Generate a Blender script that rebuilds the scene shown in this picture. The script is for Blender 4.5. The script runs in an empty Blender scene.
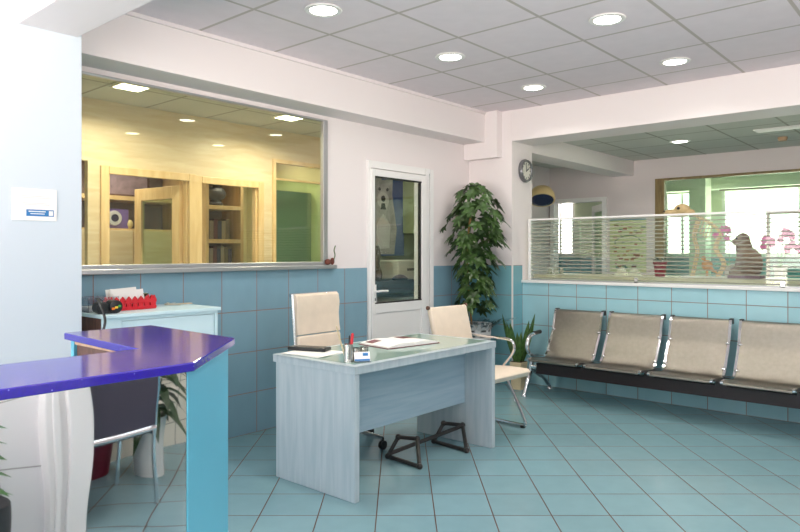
import bpy, bmesh, math, random
from mathutils import Vector, Matrix, Euler
random.seed(7)
S = bpy.context.scene
C = S.collection
PI = math.pi

# ------------------------------------------------------------------ helpers
def lin(c):
    return tuple((v/12.92 if v <= .04045 else ((v+.055)/1.055)**2.4) for v in (x/255 for x in c))

class MB:
    def __init__(self): self.bm = bmesh.new()
    def quad(self, *ps):
        vs = [self.bm.verts.new(p) for p in ps]
        return self.bm.faces.new(vs)
    def box(self, x0, y0, z0, x1, y1, z1, rot=None, piv=None):
        x0, x1 = min(x0, x1), max(x0, x1); y0, y1 = min(y0, y1), max(y0, y1); z0, z1 = min(z0, z1), max(z0, z1)
        co = [(x0,y0,z0),(x1,y0,z0),(x1,y1,z0),(x0,y1,z0),(x0,y0,z1),(x1,y0,z1),(x1,y1,z1),(x0,y1,z1)]
        if rot is not None:
            pv = Vector(piv) if piv else Vector(((x0+x1)/2,(y0+y1)/2,(z0+z1)/2))
            co = [pv + rot @ (Vector(c)-pv) for c in co]
        v = [self.bm.verts.new(c) for c in co]
        for f in ((0,3,2,1),(4,5,6,7),(0,1,5,4),(1,2,6,5),(2,3,7,6),(3,0,4,7)):
            self.bm.faces.new([v[i] for i in f])
        return self
    def prism(self, poly, z0, z1, axis='z'):
        def P(a, b, c): return {'z': (a,b,c), 'y': (a,c,b), 'x': (c,a,b)}[axis]
        lo = [self.bm.verts.new(P(a,b,z0)) for a, b in poly]
        hi = [self.bm.verts.new(P(a,b,z1)) for a, b in poly]
        n = len(poly)
        self.bm.faces.new(lo[::-1]); self.bm.faces.new(hi)
        for i in range(n):
            self.bm.faces.new([lo[i], lo[(i+1)%n], hi[(i+1)%n], hi[i]])
        return self
    def tube(self, pts, r, seg=10, closed=False, caps=True):
        pts = [Vector(p) for p in pts]; n = len(pts)
        rs = r if isinstance(r, (list, tuple)) else [r]*n
        rings = []; nrm = None
        for i, p in enumerate(pts):
            if closed: t = pts[(i+1)%n]-pts[i-1]
            else: t = pts[min(i+1,n-1)]-pts[max(i-1,0)]
            t = t.normalized() if t.length > 1e-9 else Vector((0,0,1))
            if nrm is None:
                a = Vector((0,0,1)) if abs(t.z) < .9 else Vector((1,0,0))
                nrm = t.cross(a).normalized()
            else:
                nrm = (nrm - t*nrm.dot(t)).normalized()
            b = t.cross(nrm)
            rings.append([self.bm.verts.new(p + (nrm*math.cos(2*PI*k/seg)+b*math.sin(2*PI*k/seg))*rs[i]) for k in range(seg)])
        m = n if closed else n-1
        for i in range(m):
            A_, B_ = rings[i], rings[(i+1)%n]
            for k in range(seg):
                self.bm.faces.new([A_[k], A_[(k+1)%seg], B_[(k+1)%seg], B_[k]])
        if caps and not closed:
            self.bm.faces.new(rings[0][::-1]); self.bm.faces.new(rings[-1])
        return self
    def cyl(self, p, q, r, seg=20): return self.tube([p, q], r, seg)
    def lathe(self, c, prof, seg=28, axis='z'):
        cx, cy, cz = c; rings = []
        for r, h in prof:
            ring = []
            for k in range(seg):
                a = 2*PI*k/seg; u, v = r*math.cos(a), r*math.sin(a)
                p = {'z': (cx+u, cy+v, cz+h), 'y': (cx+u, cy+h, cz+v), 'x': (cx+h, cy+u, cz+v)}[axis]
                ring.append(self.bm.verts.new(p))
            rings.append(ring)
        for i in range(len(rings)-1):
            for k in range(seg):
                self.bm.faces.new([rings[i][k], rings[i][(k+1)%seg], rings[i+1][(k+1)%seg], rings[i+1][k]])
        self.bm.faces.new(rings[0][::-1]); self.bm.faces.new(rings[-1])
        return self
    def ell(self, c, r, rot=None, seg=18, rings=12):
        M = Matrix.Translation(c) @ ((rot.to_4x4()) if rot is not None else Matrix()) @ Matrix.Diagonal((*r, 1))
        bmesh.ops.create_uvsphere(self.bm, u_segments=seg, v_segments=rings, radius=1, matrix=M)
        return self
    def sheet(self, prof, y0, y1, th, ny=1):
        """profile of (x,z) points swept along y, given thickness"""
        n = len(prof); top = []; bot = []
        for i, (x, z) in enumerate(prof):
            a = prof[max(i-1,0)]; b = prof[min(i+1,n-1)]
            t = Vector((b[0]-a[0], b[1]-a[1])).normalized(); nn = Vector((-t.y, t.x))
            top.append((x, z)); bot.append((x-nn.x*th, z-nn.y*th))
        poly = top+bot[::-1]
        A_ = [self.bm.verts.new((x, y0, z)) for x, z in poly]; B_ = [self.bm.verts.new((x, y1, z)) for x, z in poly]
        m = len(poly)
        for i in range(m):
            self.bm.faces.new([A_[i], A_[(i+1)%m], B_[(i+1)%m], B_[i]])
        for i in range(n-1):
            j = m-1-i
            self.bm.faces.new([A_[i+1], A_[i], A_[j], A_[j-1]]); self.bm.faces.new([B_[i], B_[i+1], B_[j-1], B_[j]])
        return self
    def leaf(self, base, d, up, L, W, droop=.3, n=4, fold=.15):
        base = Vector(base); d = Vector(d).normalized(); up = Vector(up)
        side = d.cross(up)
        side = side.normalized() if side.length > 1e-4 else Vector((1,0,0))
        up = side.cross(d).normalized()
        prev = None
        for i in range(n+1):
            t = i/n; w = W*.5*math.sin(PI*min(1, .08+t*.92))**.8 if i < n else 0.0008
            c = base + d*(L*t) - Vector((0,0,1))*(droop*L*t*t)
            row = [self.bm.verts.new(c - side*w + up*(fold*w)), self.bm.verts.new(c), self.bm.verts.new(c + side*w + up*(fold*w))]
            if prev:
                self.bm.faces.new([prev[0], prev[1], row[1], row[0]]); self.bm.faces.new([prev[1], prev[2], row[2], row[1]])
            prev = row
        return self
    def build(self, name, mat, parent=None, bevel=0, smooth=False, origin=None, subsurf=0, autosm=True):
        bmesh.ops.recalc_face_normals(self.bm, faces=self.bm.faces)
        me = bpy.data.meshes.new(name)
        if origin is not None:
            bmesh.ops.translate(self.bm, verts=self.bm.verts, vec=-Vector(origin))
        self.bm.to_mesh(me); self.bm.free()
        me.materials.append(mat)
        o = bpy.data.objects.new(name, me); C.objects.link(o)
        if origin is not None: o.location = origin
        if parent is not None: o.parent = parent
        if smooth:
            for p in me.polygons: p.use_smooth = True
            try: me.set_sharp_from_angle(angle=math.radians(40))
            except Exception: pass
        if bevel:
            m = o.modifiers.new('bev', 'BEVEL'); m.width = bevel; m.segments = 2; m.limit_method = 'ANGLE'; m.angle_limit = .6
        if subsurf:
            m = o.modifiers.new('sub', 'SUBSURF'); m.levels = subsurf; m.render_levels = subsurf
        return o

def tag(o, label=None, cat=None, group=None, kind=None):
    if label: o['label'] = label
    if cat: o['category'] = cat
    if group: o['group'] = group
    if kind: o['kind'] = kind
    return o
def thing(name, label, cat, loc, rz=0, group=None, kind=None):
    o = bpy.data.objects.new(name, None); C.objects.link(o)
    o.empty_display_size = .1; o.location = loc; o.rotation_euler = (0,0,rz)
    return tag(o, label, cat, group, kind)
def copy_tree(o, parent=None):
    c = o.copy(); C.objects.link(c)
    if parent is not None: c.parent = parent
    for ch in list(o.children): copy_tree(ch, c)
    return c
def smooth_path(pts, n=6):
    P = [Vector(p) for p in pts]; out = []
    for i in range(len(P)-1):
        p0, p1, p2, p3 = P[max(i-1,0)], P[i], P[i+1], P[min(i+2,len(P)-1)]
        for k in range(n):
            t = k/n
            out.append(.5*((2*p1)+(p2-p0)*t+(2*p0-5*p1+4*p2-p3)*t*t+(3*p1-p0-3*p2+p3)*t**3))
    out.append(P[-1]); return out

# ------------------------------------------------------------------ materials
MATS = {}
def newmat(name):
    m = bpy.data.materials.new(name); m.use_nodes = True
    nt = m.node_tree; b = nt.nodes['Principled BSDF']
    return m, nt, b
def mat(name, col, rough=.5, metal=0, var=0, scale=8, stretch=None, bump=0, bscale=60, spec=None, coat=0, raw=False):
    if name in MATS: return MATS[name]
    m, nt, b = newmat(name); c = col if raw else lin(col)
    b.inputs['Base Color'].default_value = (*c, 1); b.inputs['Roughness'].default_value = rough; b.inputs['Metallic'].default_value = metal
    if spec is not None: b.inputs['Specular IOR Level'].default_value = spec
    if coat: b.inputs['Coat Weight'].default_value = coat; b.inputs['Coat Roughness'].default_value = .05
    tc = nt.nodes.new('ShaderNodeTexCoord'); mp = nt.nodes.new('ShaderNodeMapping')
    nt.links.new(tc.outputs['Object'], mp.inputs['Vector'])
    if stretch: mp.inputs['Scale'].default_value = stretch
    if var:
        n = nt.nodes.new('ShaderNodeTexNoise'); n.inputs['Scale'].default_value = scale; n.inputs['Detail'].default_value = 5
        nt.links.new(mp.outputs[0], n.inputs['Vector'])
        r = nt.nodes.new('ShaderNodeValToRGB')
        r.color_ramp.elements[0].position = .3; r.color_ramp.elements[1].position = .7
        r.color_ramp.elements[0].color = (*[v*(1-var) for v in c], 1)
        r.color_ramp.elements[1].color = (*[min(1, v*(1+var)) for v in c], 1)
        nt.links.new(n.outputs['Fac'], r.inputs['Fac']); nt.links.new(r.outputs['Color'], b.inputs['Base Color'])
    if bump:
        n2 = nt.nodes.new('ShaderNodeTexNoise'); n2.inputs['Scale'].default_value = bscale; n2.inputs['Detail'].default_value = 3
        nt.links.new(mp.outputs[0], n2.inputs['Vector'])
        bp = nt.nodes.new('ShaderNodeBump'); bp.inputs['Strength'].default_value = bump; bp.inputs['Distance'].default_value = .01
        nt.links.new(n2.outputs['Fac'], bp.inputs['Height']); nt.links.new(bp.outputs[0], b.inputs['Normal'])
    MATS[name] = m; return m

def tile_mat(name, u, uo, up, v, vo, vp, w, col, gcol, rough=.25, var=.06, bump=.4, noise=.08, groutrough=.8, spec=.5, nstretch=(1,1,1)):
    m, nt, b = newmat(name); L = nt.links
    g = nt.nodes.new('ShaderNodeNewGeometry')
    def M(op, a, bb=None):
        n = nt.nodes.new('ShaderNodeMath'); n.operation = op
        for i, x in enumerate((a, bb)):
            if x is None: continue
            if isinstance(x, (int, float)): n.inputs[i].default_value = x
            else: L.new(x, n.inputs[i])
        return n.outputs[0]
    def coord(vec, off, pitch):
        d = nt.nodes.new('ShaderNodeVectorMath'); d.operation = 'DOT_PRODUCT'
        L.new(g.outputs['Position'], d.inputs[0]); d.inputs[1].default_value = vec
        return M('DIVIDE', M('SUBTRACT', d.outputs['Value'], off), pitch)
    cu, cv = coord(u, uo, up), coord(v, vo, vp)
    def edge(c, pitch):
        f = M('FRACT', c); e = M('MINIMUM', f, M('SUBTRACT', 1.0, f))
        mr = nt.nodes.new('ShaderNodeMapRange'); L.new(e, mr.inputs['Value'])
        mr.inputs['From Min'].default_value = w*.4/pitch; mr.inputs['From Max'].default_value = w*.6/pitch
        return mr.outputs[0]
    fac = M('MINIMUM', edge(cu, up), edge(cv, vp))
    cx = nt.nodes.new('ShaderNodeCombineXYZ'); L.new(M('FLOOR', cu), cx.inputs[0]); L.new(M('FLOOR', cv), cx.inputs[1])
    wn = nt.nodes.new('ShaderNodeTexWhiteNoise'); wn.noise_dimensions = '2D'; L.new(cx.outputs[0], wn.inputs['Vector'])
    mp = nt.nodes.new('ShaderNodeMapping'); mp.inputs['Scale'].default_value = nstretch; L.new(g.outputs['Position'], mp.inputs['Vector'])
    ns = nt.nodes.new('ShaderNodeTexNoise'); ns.inputs['Scale'].default_value = 9; ns.inputs['Detail'].default_value = 6
    L.new(mp.outputs[0], ns.inputs['Vector'])
    k = M('ADD', M('ADD', 1-var/2-noise/2, M('MULTIPLY', wn.outputs['Value'], var)), M('MULTIPLY', ns.outputs['Fac'], noise))
    hs = nt.nodes.new('ShaderNodeHueSaturation'); hs.inputs['Color'].default_value = (*lin(col), 1); L.new(k, hs.inputs['Value'])
    mx = nt.nodes.new('ShaderNodeMix'); mx.data_type = 'RGBA'; L.new(fac, mx.inputs['Factor'])
    mx.inputs[6].default_value = (*lin(gcol), 1); L.new(hs.outputs[0], mx.inputs[7]); L.new(mx.outputs[2], b.inputs['Base Color'])
    rr = nt.nodes.new('ShaderNodeMapRange'); L.new(fac, rr.inputs['Value']); rr.inputs['To Min'].default_value = groutrough; rr.inputs['To Max'].default_value = rough
    L.new(rr.outputs[0], b.inputs['Roughness']); b.inputs['Specular IOR Level'].default_value = spec
    if bump:
        bp = nt.nodes.new('ShaderNodeBump'); bp.inputs['Strength'].default_value = bump; bp.inputs['Distance'].default_value = .002
        L.new(fac, bp.inputs['Height']); L.new(bp.outputs[0], b.inputs['Normal'])
    return m

def schlick(nt, base):
    lw = nt.nodes.new('ShaderNodeLayerWeight'); lw.inputs['Blend'].default_value = .5
    pw = nt.nodes.new('ShaderNodeMath'); pw.operation = 'POWER'; nt.links.new(lw.outputs['Facing'], pw.inputs[0]); pw.inputs[1].default_value = 5
    ma = nt.nodes.new('ShaderNodeMath'); ma.operation = 'MULTIPLY_ADD'; nt.links.new(pw.outputs[0], ma.inputs[0]); ma.inputs[1].default_value = .94; ma.inputs[2].default_value = base; ma.use_clamp = True
    return ma.outputs[0]
def glass_mat(name, tint=(1,1,1), refl=.06, rough=0.0):
    m, nt, b = newmat(name); nt.nodes.remove(b); out = nt.nodes['Material Output']
    t = nt.nodes.new('ShaderNodeBsdfTransparent'); t.inputs['Color'].default_value = (*tint, 1)
    gl = nt.nodes.new('ShaderNodeBsdfGlossy'); gl.inputs['Roughness'].default_value = rough
    mx = nt.nodes.new('ShaderNodeMixShader'); nt.links.new(schlick(nt, refl+.035), mx.inputs['Fac'])
    nt.links.new(t.outputs[0], mx.inputs[1]); nt.links.new(gl.outputs[0], mx.inputs[2]); nt.links.new(mx.outputs[0], out.inputs['Surface'])
    return m
def emit_mat(name, col, s):
    m, nt, b = newmat(name); b.inputs['Base Color'].default_value = (*col, 1)
    b.inputs['Emission Color'].default_value = (*col, 1); b.inputs['Emission Strength'].default_value = s
    return m
def wood_mat(name, col, dark, rough=.45, axis=(1,1,6), scale=5, spec=.5):
    m, nt, b = newmat(name); L = nt.links
    tc = nt.nodes.new('ShaderNodeTexCoord'); mp = nt.nodes.new('ShaderNodeMapping'); mp.inputs['Scale'].default_value = axis
    L.new(tc.outputs['Object'], mp.inputs['Vector'])
    n = nt.nodes.new('ShaderNodeTexNoise'); n.inputs['Scale'].default_value = scale; n.inputs['Detail'].default_value = 8; n.inputs['Distortion'].default_value = .6
    L.new(mp.outputs[0], n.inputs['Vector'])
    r = nt.nodes.new('ShaderNodeValToRGB'); r.color_ramp.elements[0].position = .32; r.color_ramp.elements[1].position = .68
    r.color_ramp.elements[0].color = (*lin(dark), 1); r.color_ramp.elements[1].color = (*lin(col), 1)
    L.new(n.outputs['Fac'], r.inputs['Fac']); L.new(r.outputs[0], b.inputs['Base Color']); b.inputs['Roughness'].default_value = rough
    b.inputs['Specular IOR Level'].default_value = spec
    return m

AX = math.radians(41.05)
DV = (math.cos(AX), math.sin(AX), 0); RV = (math.sin(AX), -math.cos(AX), 0)
white_paint = mat('white_paint', (236,228,229), .7, bump=.05, bscale=180)
pale_blue_paint = mat('pale_blue_paint', (208,218,228), .6, bump=.04, bscale=120)
tile_left = tile_mat('blue_wall_tile', (1,1,0), 2.137+4.11, .306, (0,0,1), 0, .3035, .006, (130,166,184), (142,118,112), .22, .08, noise=.12, nstretch=(1,1,.5))
tile_right = tile_mat('light_blue_wall_tile', (0,1,0), 3.269, .3022, (0,0,1), 0, .3035, .006, (162,206,216), (142,116,108), .22, .06, noise=.1)
tile_column = tile_mat('column_wall_tile', (1,1,0), 5.845+3.583-.02, .62, (0,0,1), 0, .3035, .006, (124,178,190), (142,118,112), .22, .06, noise=.12)
tile_white = tile_mat('white_wall_tile', (1,1,0), .18, .3, (0,0,1), 0.02, .33, .005, (236,234,236), (150,145,145), .2, .02, noise=.02)
tile_cream = tile_mat('cream_wall_tile', (1,1,0), .1, .3, (0,0,1), 0.14, .33, .005, (232,226,212), (120,115,105), .2, .02, noise=.02)
tile_teal = tile_mat('teal_wall_tile', (1,1,0), .1, .3, (0,0,1), 0.0, .3, .006, (96,156,164), (150,150,140), .2, .04, noise=.08)
floor_m = tile_mat('teal_floor_tile', RV, -.121, .2995, DV, 3.412, .3035, .0065, (122,156,165), (84,64,56), .2, .07, noise=.14, spec=.38)
ceil_m = tile_mat('ceiling_tile', (1,0,0), 3.63, .61, (0,1,0), 2.035, .607, .022, (230,220,226), (188,178,174), .85, .03, bump=.35, noise=.1, groutrough=.6)
ceil2_m = tile_mat('clinic_ceiling_tile', (1,0,0), 3.63, .61, (0,1,0), 2.035, .607, .022, (206,205,200), (150,146,136), .85, .03, bump=.35, noise=.06, groutrough=.6)
alu = mat('aluminium', (190,190,192), .35, .85)
chrome = mat('chrome', (225,225,228), .12, 1)
steel = mat('brushed_steel', (148,142,133), .30, 1, var=.06, scale=30, bump=.25, bscale=420)
steel_edge = mat('steel_edge', (215,212,205), .2, 1)
black_metal = mat('black_metal', (34,30,30), .4)
black_plastic = mat('black_plastic', (24,24,27), .35)
white_plastic = mat('white_plastic', (238,236,234), .4)
upvc = mat('white_upvc', (240,238,238), .35)
cream_leather = mat('cream_leather', (226,210,192), .5, var=.04, scale=15, bump=.1, bscale=200)
cream_edge = mat('cream_leather_edge', (214,202,180), .5)
quartz, nt_, b_ = newmat('blue_quartz'); MATS['quartz'] = quartz
def _quartz():
    tc = nt_.nodes.new('ShaderNodeTexCoord'); vo = nt_.nodes.new('ShaderNodeTexVoronoi'); vo.inputs['Scale'].default_value = 55
    nt_.links.new(tc.outputs['Object'], vo.inputs['Vector'])
    r = nt_.nodes.new('ShaderNodeValToRGB'); r.color_ramp.elements[0].position = .05; r.color_ramp.elements[1].position = .1
    r.color_ramp.elements[0].color = (*lin((150,160,235)), 1); r.color_ramp.elements[1].color = (*lin((58,46,172)), 1)
    nt_.links.new(vo.outputs['Distance'], r.inputs['Fac'])
    n = nt_.nodes.new('ShaderNodeTexNoise'); n.inputs['Scale'].default_value = 160; nt_.links.new(tc.outputs['Object'], n.inputs['Vector'])
    mx = nt_.nodes.new('ShaderNodeMix'); mx.data_type = 'RGBA'; mx.blend_type = 'MULTIPLY'; mx.inputs['Factor'].default_value = .45
    nt_.links.new(r.outputs[0], mx.inputs[6]); nt_.links.new(n.outputs['Color'], mx.inputs[7]); nt_.links.new(mx.outputs[2], b_.inputs['Base Color'])
    b_.inputs['Roughness'].default_value = .1; b_.inputs['Specular IOR Level'].default_value = .5
_quartz()
blue_panel = mat('blue_laminate', (98,186,214), .35, var=.03, scale=3)
pale_laminate = mat('pale_blue_laminate', (206,230,238), .35)
brown_wood = wood_mat('brown_wood', (120,84,70), (84,56,48), .5, (1,6,1), 8)
light_wood = wood_mat('light_wood_strip', (226,190,160), (206,164,132), .5, (1,6,1), 8)
desk_wood = wood_mat('blue_stained_wood', (184,194,200), (166,181,189), .42, (14,14,1), 2.2)
desk_wood_h = wood_mat('blue_stained_wood_crosswise', (164,184,196), (146,170,186), .42, (1,1,14), 2.2)
desk_glass = mat('green_desk_glass', (148,174,166), .06, spec=.6)
cream_wood = wood_mat('cream_maple', (232,214,184), (220,196,160), .4, (1.2,1.2,9), 2.2)
frame_wood = wood_mat('maple_frame', (236,206,160), (220,184,134), .4, (7,7,1), 3)
mirror = None
def _mirror():
    global mirror
    mirror, nt, b = newmat('mirror_panel'); b.inputs['Base Color'].default_value = (.93,.92,.93,1); b.inputs['Metallic'].default_value = 1; b.inputs['Roughness'].default_value = .02
    tc = nt.nodes.new('ShaderNodeTexCoord'); mp = nt.nodes.new('ShaderNodeMapping'); mp.inputs['Scale'].default_value = (2.2, 2.2, 3.2)
    n = nt.nodes.new('ShaderNodeTexNoise'); n.inputs['Scale'].default_value = 1.6; n.inputs['Detail'].default_value = 0
    bp = nt.nodes.new('ShaderNodeBump'); bp.inputs['Strength'].default_value = .05; bp.inputs['Distance'].default_value = .05
    nt.links.new(tc.outputs['Object'], mp.inputs['Vector']); nt.links.new(mp.outputs[0], n.inputs['Vector'])
    nt.links.new(n.outputs['Fac'], bp.inputs['Height']); nt.links.new(bp.outputs[0], b.inputs['Normal'])
_mirror()
pane_clear = glass_mat('clear_pane', (.97,.99,.97), .02)
pane_tint = glass_mat('tinted_pane', (.95,.97,.88), .03)
pane_door = glass_mat('door_pane', (.86,.90,.88), .05)
pane_green = glass_mat('green_pane', (.80,.92,.82), .04)
soil = mat('soil', (60,44,34), .9)
leaf_m = mat('dark_green_leaf', (60,88,42), .36, var=.45, scale=20)
leaf2_m = mat('snake_plant_leaf', (70,104,50), .45, var=.4, scale=30)
leaf3_m = mat('pot_plant_leaf', (46,72,42), .45, var=.3, scale=20)
orchid_leaf = mat('orchid_green', (90,150,90), .45)
stem_m = mat('tan_stem', (150,116,70), .7)
pink = mat('pink_petal', (212,96,160), .6)
red_plastic = mat('red_plastic', (206,28,44), .4)
white_paper = mat('white_paper', (240,238,236), .8)
beige_clay = mat('beige_clay', (214,196,160), .7, var=.05)
bone = mat('bone', (222,194,146), .6, var=.1, scale=25)
brown_fig = mat('brown_figurine', (126,98,74), .7, var=.2, scale=25)
charcoal = mat('charcoal_leather', (70,66,80), .3)
dark_grey = mat('dark_grey', (60,60,64), .5)
lens_m = emit_mat('lamp_lens', (1,.97,.88), 9)
sq_lens_m = emit_mat('square_lamp_lens', (1,.95,.72), 7)

# ------------------------------------------------------------------ setting
def struct(name, mb, m, label, bevel=0, parent=None, cat=None):
    o = mb.build(name, m, parent, bevel=bevel); o['kind'] = 'structure'; o['label'] = label
    if cat: o['category'] = cat
    return o
XL = -2.6; YD = -1.49; XB = 6.04; XC = 5.845; YA = 4.11; ZC = 2.79; YF = 3.583
struct('floor', MB().box(XL-.2, YD-.1, -.1, 12.4, 7.6, 0), floor_m, 'glossy teal square floor tiles laid diagonally with dark grout', cat='floor')
struct('ceiling', MB().box(XL, -.75, ZC, 1.26, 4.27, ZC+.08).box(1.26, YD-.1, ZC, 6.3, 4.27, ZC+.08), ceil_m, 'grey suspended ceiling of square tiles above the waiting area', cat='ceiling')
# wall A
w = MB()
w.box(1.3, YA, 0, 1.5, YA+.16, ZC); w.box(1.5, YA, 0, 3.784, YA+.16, 1.24); w.box(1.5, YA, 2.445, 3.784, YA+.03, ZC)
w.box(3.784, YA, 0, 4.262, YA+.03, ZC); w.box(4.262, YA, 2.167, 5.208, YA+.16, ZC); w.box(5.208, YA, 0, 6.246, YA+.16, ZC)
struct('wall_left', w, white_paint, 'white painted wall holding the large interior window and the white door', cat='wall')
t = MB(); t.box(1.5, YA-.012, 0, 4.26, YA, 1.21); t.box(5.214, YA-.012, 0, XC, YA, 1.21)
struct('trim_1', t, tile_left, 'blue square tile dado on the wall with the white door', cat='wall tiling')
# pillar / left wall
struct('wall_front', MB().box(XL, 3.585, 0, 1.553, YA+.1, ZC), pale_blue_paint, 'plain pale blue painted wall section carrying the white notice', bevel=.004, cat='wall')
struct('beam_front', MB().box(1.24, YD, 2.48, 1.53, 3.585, ZC), white_paint, 'white ceiling beam ending on the pale blue wall', bevel=.004, cat='beam')
struct('beam_left', MB().box(1.54, 3.845, 2.48, 5.745, YA, ZC), white_paint, 'white boxed ceiling beam above the large interior window', bevel=.004, cat='beam')
t = MB(); t.box(1.53, 3.825, ZC-.025, 5.735, 3.845, ZC)
struct('trim_2', t, white_paint, 'narrow white ceiling trim along the boxed beam', cat='trim')
b = MB(); b.prism([(YA,2.315),(3.70,2.315),(3.70,ZC),(3.865,ZC),(3.865,2.49),(YA,2.49)], 5.745, XC, 'x')
struct('beam_corner', b, white_paint, 'white angular boxing under the ceiling in the corner above the tall plant', bevel=.004, cat='boxing')
struct('column_corner', MB().box(XC, YF, 0, 6.246, YA, ZC), white_paint, 'white corner column with a wall clock on its side', cat='column')
t = MB(); t.box(XC-.012, YF-.012, 0, XC, YA, 1.215); t.box(XC, YF-.012, 0, XB-.012, YF, 1.215)
struct('trim_3', t, tile_column, 'blue tile dado around the corner column', cat='wall tiling')
struct('trim_4', MB().box(XC-.018, YF-.018, 0, XC-.004, YF-.004, 1.22), white_plastic, 'thin white corner strip on the tiled column edge', cat='trim')
struct('beam_right', MB().box(XC, YD, 2.475, 6.246, YF, ZC), white_paint, 'long white lintel beam over the opening to the treatment room', bevel=.004, cat='beam')
struct('wall_right', MB().box(XB, YD, 0, 6.24, YF, 1.035), white_paint, 'half height wall behind the steel bench', cat='wall')
struct('trim_5', MB().box(XB-.012, YD, 0, XB, YF-.012, 1.035), tile_right, 'light blue tile facing of the half wall behind the bench', cat='wall tiling')
struct('sill_right', MB().box(XB-.03, YD, 1.035, 6.25, YF, 1.062), white_plastic, 'white stone sill topping the half wall', bevel=.004, cat='sill')
# walls behind the camera
w = MB(); w.box(XL-.15, -.75, 0, XL, 3.6, .15); w.box(XL-.15, -.75, 2.5, XL, 3.6, ZC); w.box(XL-.15, -.75, .15, XL, -.5, 2.5); w.box(XL-.15, 3.3, .15, XL, 3.6, 2.5)
struct('wall_entrance', w, white_paint, 'white wall around the glazed shopfront', cat='wall')
win = thing('window_3', 'tall glazed shopfront with white mullions', 'window', (XL-.07, 1.4, .15), kind='structure')
m_ = MB()
for y in (-1.86, -.92, .03, .98, 1.86): m_.box(-.04, y-.03, 0, .04, y+.03, 2.35)
m_.box(-.041, -1.9, 0, .041, 1.9, .06); m_.box(-.041, -1.9, 2.29, .041, 1.9, 2.351)
m_.build('window_frame', upvc, win)
MB().box(-.004, -1.86, .05, .004, 1.86, 2.3).build('pane', pane_clear, win)
w = MB(); w.box(1.26, YD-.12, 0, 1.36, YD, ZC); w.box(1.36, YD-.12, 0, 3.56, YD, 1.25); w.box(1.36, YD-.12, 2.68, 3.56, YD, ZC); w.box(3.56, YD-.12, 0, 12.3, YD, ZC)
w.box(1.14, YD-.12, 0, 1.26, -.75, ZC)
struct('wall_back', w, white_paint, 'white wall along the side of the rooms', cat='wall')
struct('trim_6', MB().box(1.26, YD, 0, 3.6, YD+.01, 1.2), tile_cream, 'cream tile dado behind the waiting chair', cat='wall tiling')
w = MB(); w.box(-1.1, -.75, 0, 1.26, -.612, ZC); w.box(XL, -.75, 2.6, -1.1, -.612, ZC)
struct('wall_divider', w, white_paint, 'white dividing wall faced with white tiles beside the added glazing', cat='wall')
def added_glazing(n, label, loc, hw, hh, muls, axis):
    wn = thing('window_%d' % n, label, 'window', loc, kind='structure'); f = MB(); g = MB()
    def bx(m, u0, v0, z0, u1, v1, z1): m.box(*((u0,v0,z0,u1,v1,z1) if axis == 'x' else (v0,u0,z0,v1,u1,z1)))
    for u in muls: bx(f, u-.03, -.04, .06, u+.03, .04, hh-.06)
    bx(f, -hw, -.041, 0, hw, .041, .06); bx(f, -hw, -.041, hh-.06, hw, .041, hh)
    f.build('window_frame', upvc, wn); bx(g, -hw, -.004, .05, hw, .004, hh-.05); g.build('pane', pane_clear, wn)
added_glazing(9, 'white framed glazing added out of view to light the pale blue wall', (-1.85, -.68, 0), .75, 2.6, (-.72,0,.72), 'x')  # unseen glazing, added to throw daylight on the pale blue wall
added_glazing(10, 'white framed window added out of view in the side wall for daylight', (2.46, YD-.06, 1.25), 1.1, 1.43, (-1.07,0,1.07), 'x')  # added where neither mirror nor window shows it, to brighten the room
t = MB(); t.box(-1.1, -.612, 0, 1.26, -.60, 1.6)
struct('trim_7', t, tile_white, 'white square tiles on the dividing wall', cat='wall tiling')
t = MB(); t.box(1.255, -.62, 0, 1.455, -.53, 2.3); t.box(1.28, -.53, 0, 1.31, -.515, 2.3); t.box(1.335, -.53, 0, 1.44, -.50, 2.3)
struct('trim_8', t, upvc, 'white moulded post at the end of the dividing wall', bevel=.006, cat='post')

# ------------------------------------------------------------------ windows and doors of wall A
win = thing('window_1', 'large interior window in aluminium frame looking into the maple panelled office', 'window', (2.64, YA, 1.24), kind='structure')
f = MB(); x0, x1 = 1.5-2.64, 3.784-2.64
f.box(x0+.03, -.02, 1.187, x1-.05, .02, 1.205); f.box(x0+.03, -.02, .003, x1-.05, .10, .03); f.box(x1-.05, -.02, .003, x1, .02, 1.205); f.box(x0, -.02, .003, x0+.03, .1, 1.205)
f.build('window_frame', alu, win, bevel=.004)
MB().box(x0+.02, .005, .02, x1-.04, .013, 1.195).build('pane', pane_tint, win)
MB().box(x0-.02, -.06, -.028, x1+.07, .02, .003).build('window_sill', alu, win, bevel=.004)

dr = thing('door_1', 'white door with a tall glass pane and lever handle', 'door', (4.742, YA, 0), kind='structure')
f = MB(); a, b2 = 4.264-4.742, 5.208-4.742
f.box(a, -.03, 0, a+.03, .12, 2.167); f.box(b2-.14, -.03, 0, b2-.085, .12, 2.167); f.box(b2-.055, -.02, 0, b2, .12, 2.167); f.box(b2-.085, 0, 0, b2-.055, .119, 2.12)
f.box(a+.03, -.029, 2.10, b2-.14, .119, 2.166); f.box(b2-.085, -.018, 2.12, b2-.055, .119, 2.166)
f.build('door_frame', upvc, dr, bevel=.004)
lf = MB(); l0, l1 = a+.027, b2-.143
g0, g1 = 4.332-4.742, 4.995-4.742
lf.box(l0, -.045, .01, g0, .02, 2.092); lf.box(g1, -.045, .01, l1, .02, 2.092); lf.box(g0, -.045, 2.03, g1, .02, 2.092); lf.box(g0, -.045, .80, g1, .02, .885)
lf.box(g0, -.035, .09, g1, .01, .80); lf.box(g0, -.045, .01, g1, .02, .10)
leaf = lf.build('door_leaf', upvc, dr, bevel=.004)
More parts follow.
